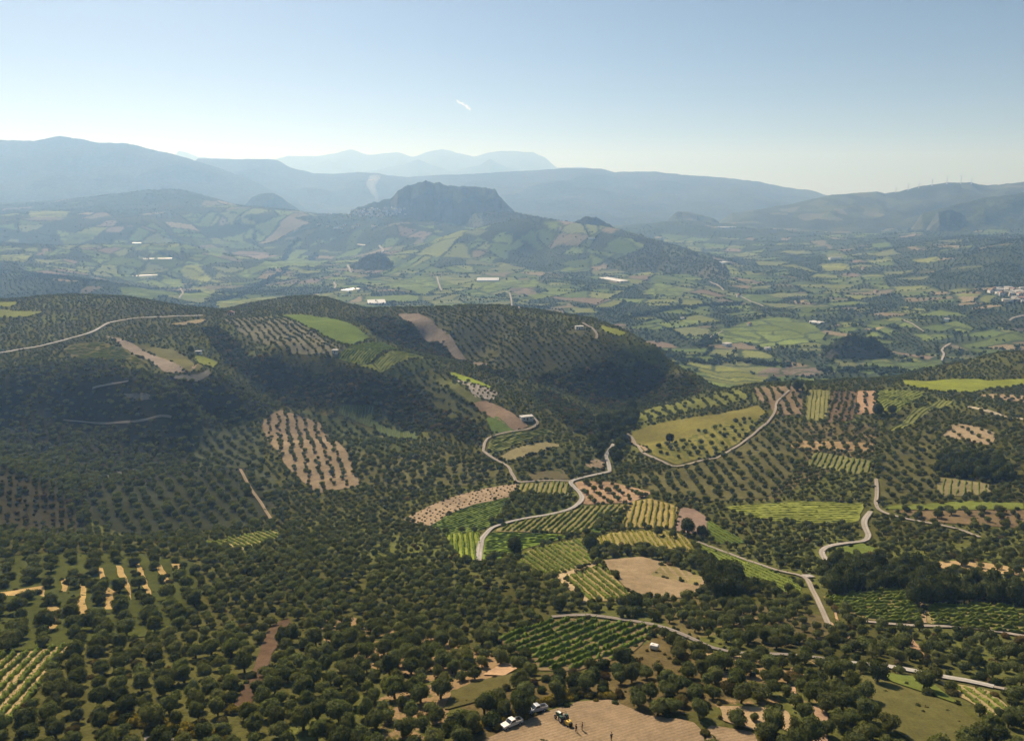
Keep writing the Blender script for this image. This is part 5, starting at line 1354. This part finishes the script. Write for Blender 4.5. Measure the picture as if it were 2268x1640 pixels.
def bm_prism(bm, prof, y0, y1, inset=0.0, bev=0.0):
    """an outline in x, z pushed through from y0 to y1"""
    a = [bm.verts.new((x, y0, z)) for x, z in prof]; b = [bm.verts.new((x, y1, z)) for x, z in prof]; n = len(prof)
    fs = [bm.faces.new(a), bm.faces.new(b[::-1])] + [bm.faces.new((a[k], b[k], b[(k + 1) % n], a[(k + 1) % n])) for k in range(n)]
    bmesh.ops.recalc_face_normals(bm, faces=fs)
    if bev: bmesh.ops.bevel(bm, geom=list({e for f in fs for e in f.edges}), offset=bev, segments=2, affect='EDGES', profile=.6)
def part(name, build, mat, parent=None, smooth=False):
    bm = bmesh.new(); build(bm); bmesh.ops.recalc_face_normals(bm, faces=bm.faces[:])
    me = bpy.data.meshes.new(name); bm.to_mesh(me); bm.free(); me.materials.append(mat)
    if smooth: me.polygons.foreach_set('use_smooth', [True] * len(me.polygons))
    return link(bpy.data.objects.new(name, me), parent)
def thing(name, label, cat, loc, rz=0.0, group=None):
    e = bpy.data.objects.new(name, None); e.empty_display_size = .5; link(e); e.location = loc; e.rotation_euler = (0, 0, rz)
    return tag(e, label, cat, group)
def lay(e):
    """set a vehicle level with the slope under it"""
    x, y = e.location.x, e.location.y; d = 1.2
    nrm = Vector((float(H(x - d, y) - H(x + d, y)), float(H(x, y - d) - H(x, y + d)), 2 * d)).normalized()
    q_ = Vector((0, 0, 1)).rotation_difference(nrm)
    e.rotation_mode = 'QUATERNION'; e.rotation_quaternion = q_ @ Matrix.Rotation(e['heading'], 3, 'Z').to_quaternion(); del e['heading']
M_WHITE = plain('white_paint', (.72, .69, .63), .45, .4, .15, 2); M_SILVER = plain('silver_paint', (.42, .44, .46), .3, .5, .05, 2)
M_GLASS = plain('dark_glass', (.02, .025, .03), .08, .6); M_TYRE = plain('rubber', (.022, .021, .02), .85, .2, .3, 9); M_RIM = plain('steel_rim', (.45, .45, .44), .35, .5, 0, 1, .6)
M_GREEN = plain('tractor_green', (.025, .085, .045), .4, .5, .15, 4); M_YELLOW = plain('yellow_plastic', (.62, .42, .06), .45, .4, .12, 4); M_BLACK = plain('black_plastic', (.02, .02, .02), .6, .3)
M_LAMP = plain('lamp_glass', (.75, .75, .72), .15, .6); M_RED = plain('red_lamp', (.4, .02, .02), .3, .5); M_STEEL = plain('galvanised_steel', (.5, .5, .5), .4, .5, .15, 5, .5)
M_WALL = plain('plaster', (.62, .58, .52), .9, .1, .18, .6); M_WALL2 = plain('cream_plaster', (.55, .46, .36), .9, .1, .18, .6); M_ROOF = plain('clay_tiles', (.27, .16, .11), .85, .1, .3, 1.5); M_FLAT = plain('concrete_roof', (.48, .46, .42), .9, .1, .2, .5)
M_FILM = plain('greenhouse_film', (.62, .60, .55), .4, .4, .08, .2)
M_RUST = plain('weathered_wood', (.16, .115, .075), .9, .1, .35, 3)

def wheel(parent, x, y, r, w):
    t = part('wheel', lambda bm: bm_cyl(bm, (x, y - w / 2, r), (x, y + w / 2, r), r * .98, r * .98, 20), M_TYRE, parent)
    part('tyre', lambda bm: (bm_cyl(bm, (x, y - w * .52, r), (x, y - w * .3, r), r * .90, r, 20), bm_cyl(bm, (x, y + w * .3, r), (x, y + w * .52, r), r, r * .90, 20)), M_TYRE, t)
    part('rim', lambda bm: bm_cyl(bm, (x, y - w * .56, r), (x, y + w * .56, r), r * .55, r * .55, 16), M_RIM, t)
def pickup(label, paint, loc, rz, load=False):
    e = thing('pickup_truck', label, 'pickup', loc); e['heading'] = rz
    def body(bm):
        bm_prism(bm, [(2.45, .50), (2.55, .72), (2.50, .96), (2.30, 1.05), (.98, 1.12), (.98, .50)], -.86, .86, bev=.05)
        bm_box(bm, -.75, 1.0, -.86, .86, .48, 1.12, bev=.04); bm_box(bm, -2.55, -.74, -.84, .84, .48, .70, bev=.03)
    part('body', body, paint, e)
    part('cab', lambda bm: bm_prism(bm, [(1.02, 1.10), (.42, 1.66), (.25, 1.72), (-.55, 1.72), (-.68, 1.64), (-.76, 1.10)], -.78, .78, bev=.06), paint, e)
    part('windscreen', lambda bm: bm_prism(bm, [(1.035, 1.16), (.47, 1.655), (.44, 1.635), (1.0, 1.14)], -.68, .68), M_GLASS, e)
    for sg in (-1, 1):
        part('side_window', lambda bm: bm_prism(bm, [(.72, 1.18), (.36, 1.60), (-.52, 1.62), (-.60, 1.18)], sg * .775, sg * .79), M_GLASS, e)
        d = part('door', lambda bm: bm_box(bm, -.55, .72, sg * .862 - .008, sg * .862 + .008, .58, 1.12), paint, e)
        part('handle', lambda bm: bm_box(bm, -.48, -.30, sg * .875 - .012, sg * .875 + .012, .98, 1.02), M_BLACK, d)
        part('headlight', lambda bm: bm_box(bm, 2.46, 2.56, sg * .66 - .16, sg * .66 + .16, .76, .92, bev=.02), M_LAMP, e)
        part('tail_light', lambda bm: bm_box(bm, -2.60, -2.54, sg * .74 - .07, sg * .74 + .07, .74, 1.0), M_RED, e)
        part('mirror', lambda bm: bm_box(bm, .66, .76, sg * .98 - .10, sg * .98 + .10, 1.12, 1.28, bev=.02), M_BLACK, e)
        for x in (1.62, -1.62): wheel(e, x, sg * .76, .36, .24)
    part('rear_window', lambda bm: bm_prism(bm, [(-.775, 1.2), (-.69, 1.60), (-.705, 1.60), (-.79, 1.2)], -.6, .6), M_GLASS, e)
    b = part('cargo_bed', lambda bm: (bm_box(bm, -2.52, -.80, .76, .84, .70, 1.12, bev=.02), bm_box(bm, -2.52, -.80, -.84, -.76, .70, 1.12, bev=.02), bm_box(bm, -.86, -.78, -.84, .84, .70, 1.12)), paint, e)
    part('tailgate', lambda bm: bm_box(bm, -2.60, -2.52, -.80, .80, .66, 1.10, bev=.02), paint, b)
    part('bed_floor', lambda bm: bm_box(bm, -2.5, -.86, -.76, .76, .705, .74), M_BLACK, b)
    part('bumper', lambda bm: (bm_box(bm, 2.50, 2.62, -.84, .84, .44, .60, bev=.03), bm_box(bm, -2.70, -2.60, -.8, .8, .46, .60, bev=.02)), M_BLACK, e)
    part('grille', lambda bm: bm_box(bm, 2.52, 2.575, -.45, .45, .72, .90), M_BLACK, e)
    if load: part('ladder_rack', lambda bm: [bm_cyl(bm, (x, sg * .78, 1.1), (x, sg * .78, 1.68), .03, .03, 8) for x in (-2.4, -.9) for sg in (-1, 1)] + [bm_cyl(bm, (-2.4, sg * .78, 1.68), (-.9, sg * .78, 1.68), .03, .03, 8) for sg in (-1, 1)], M_BLACK, e)
    e.scale = (.86, .86, .86); lay(e); return e
def heading(a, b):
    p, q_ = G([a, b]); return math.atan2(q_[1] - p[1], q_[0] - p[0]), (p + q_) / 2
hd, c = heading((1156, 1598), (1110, 1617)); pickup('white pickup truck parked nose-down along the edge of the tilled field', M_WHITE, (c[0], c[1], float(H(*c)) + .06), hd, True)
hd, c = heading((1206, 1571), (1170, 1581)); pickup('silver-grey pickup parked half under the yellow-topped tree', M_SILVER, (c[0], c[1], float(H(*c)) + .06), hd)

# tractor with its driver's seat open, and the yellow tank behind it
hd, c = heading((1262, 1610), (1240, 1594)); h_ = float(H(*c)) + .14
e = thing('tractor', 'small dark green tractor standing on the tilled field', 'tractor', (c[0] + .9 * math.cos(hd), c[1] + .9 * math.sin(hd), h_)); e['heading'] = hd
part('hood', lambda bm: bm_prism(bm, [(.15, .75), (.15, 1.32), (1.35, 1.22), (1.55, 1.05), (1.55, .72)], -.32, .32, bev=.05), M_GREEN, e)
part('hood_top', lambda bm: bm_prism(bm, [(.25, 1.325), (.25, 1.36), (1.32, 1.26), (1.32, 1.235)], -.25, .25), M_WHITE, e)
part('chassis', lambda bm: (bm_box(bm, -.9, 1.5, -.2, .2, .42, .78, bev=.03), bm_box(bm, -.85, .1, -.42, .42, .70, .80)), M_BLACK, e)
part('grille', lambda bm: bm_box(bm, 1.54, 1.60, -.24, .24, .78, 1.08, bev=.01), M_BLACK, e)
part('seat', lambda bm: (bm_box(bm, -.62, -.20, -.24, .24, .92, 1.02, bev=.03), bm_box(bm, -.70, -.60, -.24, .24, .98, 1.42, bev=.03)), M_SILVER, e)
part('steering_wheel', lambda bm: (bm_cyl(bm, (.15, 0, 1.3), (-.02, 0, 1.42), .025, .025, 8), bm_cyl(bm, (-.03, 0, 1.41), (-.055, 0, 1.435), .19, .19, 16)), M_BLACK, e)
part('roll_bar', lambda bm: (bm_cyl(bm, (-.82, -.42, .8), (-.82, -.40, 2.0), .035, .035, 8), bm_cyl(bm, (-.82, .42, .8), (-.82, .40, 2.0), .035, .035, 8), bm_cyl(bm, (-.82, -.42, 2.0), (-.82, .42, 2.0), .035, .035, 8)), M_BLACK, e)
part('exhaust', lambda bm: bm_cyl(bm, (.95, .2, 1.2), (.95, .2, 1.95), .035, .035, 8), M_BLACK, e)
for sg in (-1, 1):
    part('fender', lambda bm: bm_prism(bm, [(-1.05, 1.02), (-.85, 1.28), (-.25, 1.28), (.02, 1.0), (-.02, .97), (-.27, 1.23), (-.83, 1.23), (-1.0, 1.0)], sg * .42, sg * .86), M_GREEN, e)
    wheel(e, -.52, sg * .66, .62, .34); wheel(e, 1.22, sg * .58, .38, .22)
    part('headlight', lambda bm: bm_cyl(bm, (1.55, sg * .22, 1.12), (1.60, sg * .22, 1.12), .07, .07, 10), M_LAMP, e)
lay(e)
e = thing('sprayer', 'yellow tank sprayer hitched behind the dark green tractor', 'sprayer', (c[0] - 1.15 * math.cos(hd), c[1] - 1.15 * math.sin(hd), h_)); e['heading'] = hd
part('tank', lambda bm: bm_prism(bm, [(-.62, .62), (-.72, .9), (-.66, 1.32), (-.4, 1.5), (.4, 1.5), (.66, 1.32), (.72, .9), (.62, .62)], -.55, .55, bev=.08), M_YELLOW, e)
part('tank_lid', lambda bm: bm_cyl(bm, (.1, 0, 1.49), (.1, 0, 1.58), .2, .18, 14), M_BLACK, e)
part('frame', lambda bm: (bm_box(bm, -.8, .75, -.45, .45, .52, .62), bm_cyl(bm, (.7, 0, .56), (1.2, 0, .56), .05, .05, 8)), M_BLACK, e)
part('fan', lambda bm: bm_cyl(bm, (-.98, 0, .95), (-.70, 0, .95), .46, .50, 18), M_BLACK, e)
for sg in (-1, 1): wheel(e, -.1, sg * .66, .36, .2)
e.scale = (.82, .82, .82); lay(e)

# white water tank on the rusty slope
x, y = G([(1449, 1438)])[0]
e = thing('water_tank', 'small white water tank alone on the rusty scrub slope beside the leafy vineyard', 'tank', (x, y, float(H(x, y)) + .3), math.radians(-24))
part('tank_body', lambda bm: bm_prism(bm, [(-1.0, .1), (-1.08, .35), (-1.04, .95), (-.85, 1.18), (.85, 1.18), (1.04, .95), (1.08, .35), (1.0, .1)], -.62, .62, bev=.12), M_WHITE, e, True)
part('tank_lid', lambda bm: bm_cyl(bm, (-.35, 0, 1.17), (-.35, 0, 1.29), .24, .22, 16), M_WHITE, e)
part('cradle', lambda bm: [bm_box(bm, a - .07, a + .07, -.6, .6, -.7, .14) for a in (-.7, 0, .7)], M_RUST, e)
part('valve', lambda bm: bm_cyl(bm, (1.0, 0, .25), (1.3, 0, .25), .05, .05, 8), M_BLACK, e)

# three people on the tilled field: one body each, grown from its bones
M_SKIN = plain('skin', (.42, .25, .17), .6, .2); M_HAIR = plain('hair', (.02, .016, .013), .8, .2)
def cloth(name, c): return plain(name, c, .9, .1, .2, 12)
def person(label, u, v, turn, shirt, trousers, arm=(0.1, 0.1), stride=.12, hat=None):
    x, y = G([(u, v)])[0]; e = thing('person', label, 'person', (x, y, float(H(x, y)) + .10), turn)
    J = [(0, 0, .98, .15, .12), (0, 0, 1.14, .15, .11), (0, .01, 1.32, .18, .12), (0, .01, 1.45, .15, .10), (0, .02, 1.53, .055, .055), (0, .04, 1.60, .07, .085), (0, .045, 1.69, .078, .095), (0, .035, 1.77, .05, .06)]
    Ed = [(i, i + 1) for i in range(7)]
    for sg in (-1, 1):
        b = len(J); st = stride * sg
        J += [(sg * .10, 0, .92, .10, .10), (sg * .11, st * .55 + .02, .50, .066, .07), (sg * .11, st - .01, .09, .042, .045), (sg * .12, st + .10, .035, .042, .035), (sg * .12, st + .17, .03, .03, .025)]
        Ed += [(0, b), (b, b + 1), (b + 1, b + 2), (b + 2, b + 3), (b + 3, b + 4)]
        b = len(J); f = arm[0 if sg < 0 else 1]
        J += [(sg * .20, .01, 1.43, .06, .06), (sg * .26, -.02 + f * .25, 1.16, .045, .045), (sg * .25, .06 + f * .9, .93 + f * .35, .032, .032), (sg * .245, .10 + f * 1.1, .86 + f * .42, .036, .022), (sg * .24, .12 + f * 1.2, .79 + f * .45, .022, .014)]
        Ed += [(3, b), (b, b + 1), (b + 1, b + 2), (b + 2, b + 3), (b + 3, b + 4)]
    me = bpy.data.meshes.new('body'); me.from_pydata([j[:3] for j in J], Ed, []); o = link(bpy.data.objects.new('body', me))
    sk = o.modifiers.new('skin', 'SKIN'); sk.use_smooth_shade = True
    for i, sv in enumerate(me.skin_vertices[0].data): sv.radius = J[i][3:]; sv.use_root = (i == 0)
    o.modifiers.new('round', 'SUBSURF').levels = 1; o.modifiers['round'].render_levels = 1
    dg = bpy.context.evaluated_depsgraph_get(); m2 = bpy.data.meshes.new_from_object(o.evaluated_get(dg))
    bpy.data.objects.remove(o); m2.name = 'body'; m2.materials.clear()
    for m in (M_SKIN, shirt, trousers, M_BLACK): m2.materials.append(m)
    for p in m2.polygons:
        c_ = p.center; p.use_smooth = True
        hand = abs(c_.x) > .2 and c_.z < 1.0 + .3 * max(arm)
        p.material_index = 0 if c_.z > 1.50 or (hand and c_.y > .05) else (3 if c_.z < .09 else (2 if c_.z < .97 and not hand else 1))
    body = link(bpy.data.objects.new('body', m2), e)
    def hairb(bm):
        bmesh.ops.create_icosphere(bm, subdivisions=2, radius=.115, matrix=Matrix.Translation((0, .025, 1.735)) @ Matrix.Diagonal((.88, 1.0, .8, 1)))
        bmesh.ops.delete(bm, geom=[w for w in bm.verts if w.co.z < 1.70 and w.co.y > .03], context='VERTS')
    part('hair', hairb, M_HAIR, e, True)
    part('nose', lambda bm: bm_cyl(bm, (0, .135, 1.69), (0, .165, 1.665), .012, .02, 6), M_SKIN, e)
    for sg in (-1, 1):
        part('eye', lambda bm: bmesh.ops.create_icosphere(bm, subdivisions=1, radius=.012, matrix=Matrix.Translation((sg * .034, .128, 1.705))), M_HAIR, e)
        part('ear', lambda bm: bmesh.ops.create_icosphere(bm, subdivisions=1, radius=.028, matrix=Matrix.Translation((sg * .085, .035, 1.69)) @ Matrix.Diagonal((.4, .7, 1, 1))), M_SKIN, e)
    if hat: part('hat', lambda bm: (bm_cyl(bm, (0, .03, 1.765), (0, .03, 1.785), .19, .18, 16), bm_cyl(bm, (0, .03, 1.78), (0, .03, 1.87), .11, .09, 14)), hat, e)
person('person in a dark brown shirt, nearest the yellow sprayer on the tilled field', 1276, 1622, 2.2, cloth('brown_shirt', (.06, .035, .025)), cloth('dark_trousers', (.025, .025, .03)), (.25, .1))
person('person in rust-coloured clothes facing the one beside the yellow sprayer', 1289, 1618, -2.0, cloth('rust_shirt', (.13, .055, .035)), cloth('brown_trousers', (.045, .035, .03)), (.1, .15), .08)
person('person in dark clothes cut off by the lower picture edge on the tilled field', 1354, 1641, .4, cloth('dark_shirt', (.03, .03, .035)), cloth('grey_trousers', (.05, .05, .055)), (.1, .2), .2)

# ------------------------------------------------------------------ houses, greenhouses, turbines, smoke and cloud
from mathutils.bvhtree import BVHTree
HILLS = [BVHTree.FromPolygons([v.co.copy() for v in o.data.vertices], [tuple(p.vertices) for p in o.data.polygons]) for o in COL.objects if o.name.split('.')[0] in ('hill', 'rocky_hill') and o.get('kind') == 'structure']
def land_point(u, v):
    s_, d_ = ray(u, v); dv = Vector((float(s_), 1.0, float(d_))).normalized()
    x, y = ground_at([u], [v])[0]; best = Vector((x, y, float(H(x, y))))
    for t in HILLS:
        hit = t.ray_cast(Vector((0, 0, 0)), dv)
        if hit[0] is not None and hit[0].length < best.length: best = hit[0]
    return best
def house(name, label, cat, p, w, d, h, rz, wall, roof, group=None, flat=False, parts=True, openings=False):
    e = thing(name, label, cat, p, rz, group)
    wl = part('wall', lambda bm: bm_box(bm, -w / 2, w / 2, -d / 2, d / 2, -1.5, h), wall, e)
    if flat: part('roof', lambda bm: (bm_box(bm, -w / 2 - .15, w / 2 + .15, -d / 2 - .15, d / 2 + .15, h + .002, h + .28)), roof, e)
    else: part('roof', lambda bm: bm_prism(bm, [(-w / 2 - .35, h + .003), (0, h + w * .27), (w / 2 + .35, h + .003)], -d / 2 - .3, d / 2 + .3), roof, e)
    if openings:
        for k in (-.28, .28):
            part('window', lambda bm: bm_box(bm, k * w - .45, k * w + .45, -d / 2 - .03, -d / 2 + .02, h * .45, h * .8), M_GLASS, e)
        part('door', lambda bm: bm_box(bm, -.5, .5, -d / 2 - .035, -d / 2 + .02, 0, 2.0), M_RUST, e)
    return e
WALLS = [M_WALL, M_WALL, M_WHITE, M_WALL2]
RV = random.Random(5)
# the village under the flat-topped rock
spots = []
for _k in range(95):
    u = RV.gauss(835, 32); v = 472 + (u - 835) * -.03 + RV.uniform(-9, 9) - max(0, (u - 850)) * .08
    if 765 < u < 900: spots.append((u, v))
for _k in range(22): spots.append((RV.uniform(705, 770), RV.uniform(467, 476)))
for _k in range(14): spots.append((RV.uniform(706, 840), RV.uniform(497, 507)))
for u, v in spots:
    p = land_point(u, v)
    if p.y > 4300 or p.y < 2400: continue
    w = RV.uniform(7, 12)
    house('village_house', 'pale house of the village at the foot of the flat-topped rock', 'house', p, w, w * RV.uniform(.8, 1.3), RV.uniform(4, 7.5), RV.uniform(-.5, .5), RV.choice(WALLS), M_ROOF if RV.random() < .45 else M_FLAT, 'village houses under the flat-topped rock', RV.random() < .5)
# the village on the slope to the east
VIL = [(2203,643),(2214,642),(2224,646),(2232,641),(2242,645),(2252,644),(2262,642),(2208,651),(2220,653),(2231,650),(2240,655),(2249,651),(2258,656),(2266,650),(2246,662),(2254,667),(2262,663),(2236,670),(2226,668),(2266,671),(2195,648),(2216,647),(2258,648),(2244,649)]
for i, (u, v) in enumerate(VIL):
    p = land_point(u + RV.uniform(-2, 2), v + RV.uniform(-1, 1)); w = RV.uniform(7, 10)
    house('village_house', 'pale house of the village at the far side of the valley', 'house', p, w, w * RV.uniform(.9, 1.5), RV.uniform(4, 6.5), RV.uniform(-.6, .6), RV.choice(WALLS), M_ROOF if i % 4 == 0 else M_FLAT, 'houses of the village across the valley', i % 4 != 0, openings=True)
# farm buildings standing alone
for u, v, w, d, h, rz, wall, roof, fl, lb in [
 (1283, 729, 8, 5, 3.2, .1, M_WHITE, M_FLAT, True, 'small white house among the olives by the bent track on the ridge'),
 (1166, 929, 9, 4.5, 2.6, .35, M_WALL, M_FLAT, True, 'low shed with a pale roof beside the brown terraces of the spur'),
 (512, 697, 7, 5, 2.8, .2, M_WALL2, M_ROOF, False, 'little house with a clay-tiled roof on the ridge above the pale-soiled grove'),
 (743, 781, 5, 4, 2.5, -.2, M_WALL, M_FLAT, True, 'tiny pale hut at the corner of the bright plot on the spur'),
 (440, 783, 5, 3, 2.4, .1, M_WHITE, M_FLAT, True, 'white hut beside the dark tree on the terrace'),
 (1610, 766, 13, 9, 4.5, .5, M_WHITE, M_FLAT, True, 'white farm building on the valley floor by the hedge line'),
 (1700, 774, 8, 6, 3.5, .2, M_WHITE, M_FLAT, True, 'small white building by the brown field of the valley'),
 (1636, 657, 9, 7, 4.5, .1, M_WHITE, M_ROOF, False, 'white house at the upper end of a straight valley track'),
 (1850, 574, 40, 14, 6, .05, M_WHITE, M_FLAT, True, 'long white hall far up the valley'),
 (1912, 597, 9, 8, 5, .3, M_WALL, M_ROOF, False, 'small house by the tree group far up the valley'),
 (1940, 648, 8, 7, 4.5, .3, M_WALL2, M_ROOF, False, 'ochre house amid the groves of the valley slope'),
 (2096, 711, 9, 7, 4.5, .8, M_WHITE, M_FLAT, True, 'white house in the field below the far village'),
 (1310, 529, 22, 8, 5, -.5, M_WHITE, M_FLAT, True, 'white building at the dark knoll below the rock ridge'),
 (848, 558, 10, 8, 4.5, .1, M_WHITE, M_FLAT, True, 'white chapel on top of the wooded knoll'),
 (1660, 720, 7, 6, 3.5, .3, M_WALL, M_ROOF, False, 'small house at the end of the stream hedge'),
 (1512, 706, 7, 6, 3, .1, M_WHITE, M_FLAT, True, 'white hut by the broad vineyards beyond the ridge'),
 (186, 484, 9, 8, 5, .1, M_WHITE, M_FLAT, True, 'white house on the terraced flank of the plateau'),
 (437, 427, 10, 8, 4, .1, M_WHITE, M_FLAT, True, 'white building on the rim of the plateau')]:
    house('farm_building', lb, 'building', land_point(u, v), w, d, h, rz, wall, roof, None, fl, openings=(v > 690))
# plastic-covered greenhouses shining in the valley
def greenhouse(label, quad):
    g_ = G(quad); c = g_.mean(0); ax = g_[1] - g_[0]; L = np.hypot(*ax); W = max(14.0, np.hypot(*(g_[2] - g_[1]))); W = min(W, 90.0)
    rz = math.atan2(ax[1], ax[0]); n = max(2, int(W / 8)); sw = W / n
    e = thing('greenhouse', label, 'greenhouse', (c[0], c[1], float(min(H(c[0] + a, c[1] + b) for a in (-12, 12) for b in (-12, 12))) - .5), rz)
    part('wall', lambda bm: bm_box(bm, -L / 2, L / 2, -W / 2, W / 2, -2.5, 3.2), M_FILM, e)
    for k in range(n):
        y0 = -W / 2 + k * sw
        def arch(bm):
            pr = [(y0 + sw * (0.5 - .5 * math.cos(math.pi * t / 6)), 3.203 + 1.5 * math.sin(math.pi * t / 6)) for t in range(7)]
            a = [bm.verts.new((-L / 2 - .1, y, z)) for y, z in pr]; b = [bm.verts.new((L / 2 + .1, y, z)) for y, z in pr]
            for t in range(6): bm.faces.new((a[t], a[t + 1], b[t + 1], b[t]))
            bm.faces.new(a); bm.faces.new(b[::-1]); bm.faces.new((a[0], b[0], b[6], a[6]))
        part('roof', arch, M_FILM, e)
for lb, q_ in [
 ('largest white greenhouse, right behind the ridge', [(811,673),(851,674),(855,665),(818,664)]),
 ('white greenhouse like a bright triangle in the vineyards', [(1057,624),(1106,623),(1090,617),(1070,616)]),
 ('long pale greenhouse lying slantwise below the rock ridge', [(1335,617),(1382,627),(1386,624),(1340,614)]),
 ('long white greenhouse in the plain below the plateau', [(317,573),(380,574),(378,570),(325,570)]),
 ('white greenhouse strip just nearer than the long one below the plateau', [(293,611),(348,610),(347,607),(294,607)]),
 ('short white greenhouse by the dark groves of the plateau foot', [(293,538),(313,538),(312,535),(296,535)]),
 ('small white greenhouse beside the valley track', [(769,644),(786,645),(786,641),(770,641)]),
 ('pair of bright white greenhouse roofs below the village', [(785,533),(833,535),(828,530),(800,530)]),
 ('pale greenhouse on the round hill up the valley', [(1533,500),(1575,497),(1579,490),(1560,492)]),
 ('second pale greenhouse on the round hill, further along it', [(1584,506),(1612,503),(1614,499),(1590,500)]),
 ('narrow white greenhouse on the slope running down to the valley', [(1567,570),(1600,584),(1618,584),(1590,574)]),
 ('narrow white greenhouse lower on that slope above the fields', [(1527,602),(1568,610),(1569,607),(1535,600)]),
 ('white greenhouse in the yellow-green plots of the plain', [(1795,715),(1820,718),(1822,714),(1800,712)])]: greenhouse(lb, q_)
# wind turbines along the eastern skyline
TUR = [(1984, 425, 7), (2011, 421, 9), (2035, 415, 7), (2064, 410, 9), (2097, 406, 10), (2128, 406, 11), (2151, 406, 7)]
order_ = ['westernmost', 'second from the west', 'third from the west', 'middle', 'third from the east', 'second from the east', 'easternmost']
for (u, v, px_), nm in zip(TUR, order_):
    s_, d_ = ray(u, v); Yt = 4560.0; ht = px_ / FP * Yt * 1.25
    e = thing('wind_turbine', 'thin white wind turbine on the ridge, ' + nm + ' of the line', 'wind turbine', (float(s_) * Yt, Yt, float(d_) * Yt - 6), 0, 'wind turbines along the ridge')
    part('tower', lambda bm: bm_cyl(bm, (0, 0, 0), (0, 0, ht + 6), 2.0, 1.3, 10), M_WHITE, e)
    part('nacelle', lambda bm: bm_box(bm, -1.0, 1.0, -2.2, 2.4, ht + 5.6, ht + 7.4), M_WHITE, e)
    a0 = RV.uniform(0, 2)
    for k in range(3):
        a = a0 + k * 2.0944
        part('blade', lambda bm: bm_cyl(bm, (0, -2.4, ht + 6.5), (ht * .52 * math.sin(a), -2.6, ht + 6.5 + ht * .52 * math.cos(a)), .95, .4, 6), M_WHITE, e)
# a thin plume of smoke beyond the rock's shoulder
def vapour(name, pts, dens, col, anis, label=None, cat=None, seed=1, sub=3):
    m, nt, out = new_mat(name + '_vapour')
    pv_ = nt.nodes.new('ShaderNodeVolumePrincipled'); pv_.inputs['Density'].default_value = dens; pv_.inputs['Color'].default_value = (*col, 1); pv_.inputs['Anisotropy'].default_value = anis
    nt.links.new(pv_.outputs[0], out.inputs['Volume'])
    bm = bmesh.new(); P = np.array(pts, float); n_ = 26; ring = []
    t = np.linspace(0, len(P) - 1, n_); Q = np.stack([np.interp(t, np.arange(len(P)), P[:, k]) for k in range(4)], 1)
    for i, (x, y, z, r) in enumerate(Q):
        rg = []
        for k in range(10):
            a = 2 * math.pi * k / 10; rr_ = r * (1 + .45 * float(vnoise(np.array([i * .35 + seed]), np.array([k * .9]), seed)[0]))
            rg.append(bm.verts.new((x + rr_ * math.cos(a), y + rr_ * math.sin(a) * .9, z + rr_ * .5 * math.sin(a + i) * .5)))
        ring.append(rg)
    for i in range(n_ - 1):
        for k in range(10): bm.faces.new((ring[i][k], ring[i][(k + 1) % 10], ring[i + 1][(k + 1) % 10], ring[i + 1][k]))
    bm.faces.new(ring[0][::-1]); bm.faces.new(ring[-1]); bmesh.ops.recalc_face_normals(bm, faces=bm.faces[:])
    if bm.calc_volume(signed=True) < 0: bmesh.ops.reverse_faces(bm, faces=bm.faces[:])
    me = bpy.data.meshes.new(name); bm.to_mesh(me); bm.free(); me.materials.append(m)
    return tag(link(bpy.data.objects.new(name, me)), label, cat, None, 'stuff')
def skyp(u, v, Y): s_, d_ = ray(u, v); return float(s_) * Y, Y, float(d_) * Y
vapour('smoke_plume', [(*skyp(836, 446, 4300), 7), (*skyp(834, 436, 4300), 13), (*skyp(827, 424, 4300), 22), (*skyp(822, 410, 4300), 32), (*skyp(826, 398, 4300), 38), (*skyp(832, 388, 4300), 30)], .0045, (.95, .96, 1.0), .3, seed=3)
# ------------------------------------------------------------------ the air
M_AIR, nt_, out_ = new_mat('air')
pvn = nt_.nodes.new('ShaderNodeVolumePrincipled')
pvn.inputs['Color'].default_value = (.34, .585, 1.0, 1)
pvn.inputs['Absorption Color'].default_value = (1, 1, 1, 1)
pvn.inputs['Density'].default_value = HAZE_DENSITY
pvn.inputs['Anisotropy'].default_value = .35
nt_.links.new(pvn.outputs[0], out_.inputs['Volume'])
bm = bmesh.new(); bmesh.ops.create_cube(bm, size=1.0)
for v in bm.verts: v.co = Vector((v.co.x * 36000, v.co.y * 36000, -240.5 if v.co.z < 0 else 1010.0))
me = bpy.data.meshes.new('haze'); bm.to_mesh(me); bm.free(); me.materials.append(M_AIR)
tag(link(bpy.data.objects.new('haze', me)), kind='stuff')

CLY = 11500
vapour('cloud', [(*skyp(1011, 221, CLY), 12), (*skyp(1016, 225, CLY), 34), (*skyp(1024, 230, CLY), 40), (*skyp(1031, 234, CLY), 38), (*skyp(1038, 240, CLY), 34), (*skyp(1042, 245, CLY), 14)],   .013, (1, 1, 1), .4, 'small bright wisp of cloud alone in the pale sky', 'cloud', seed=8)
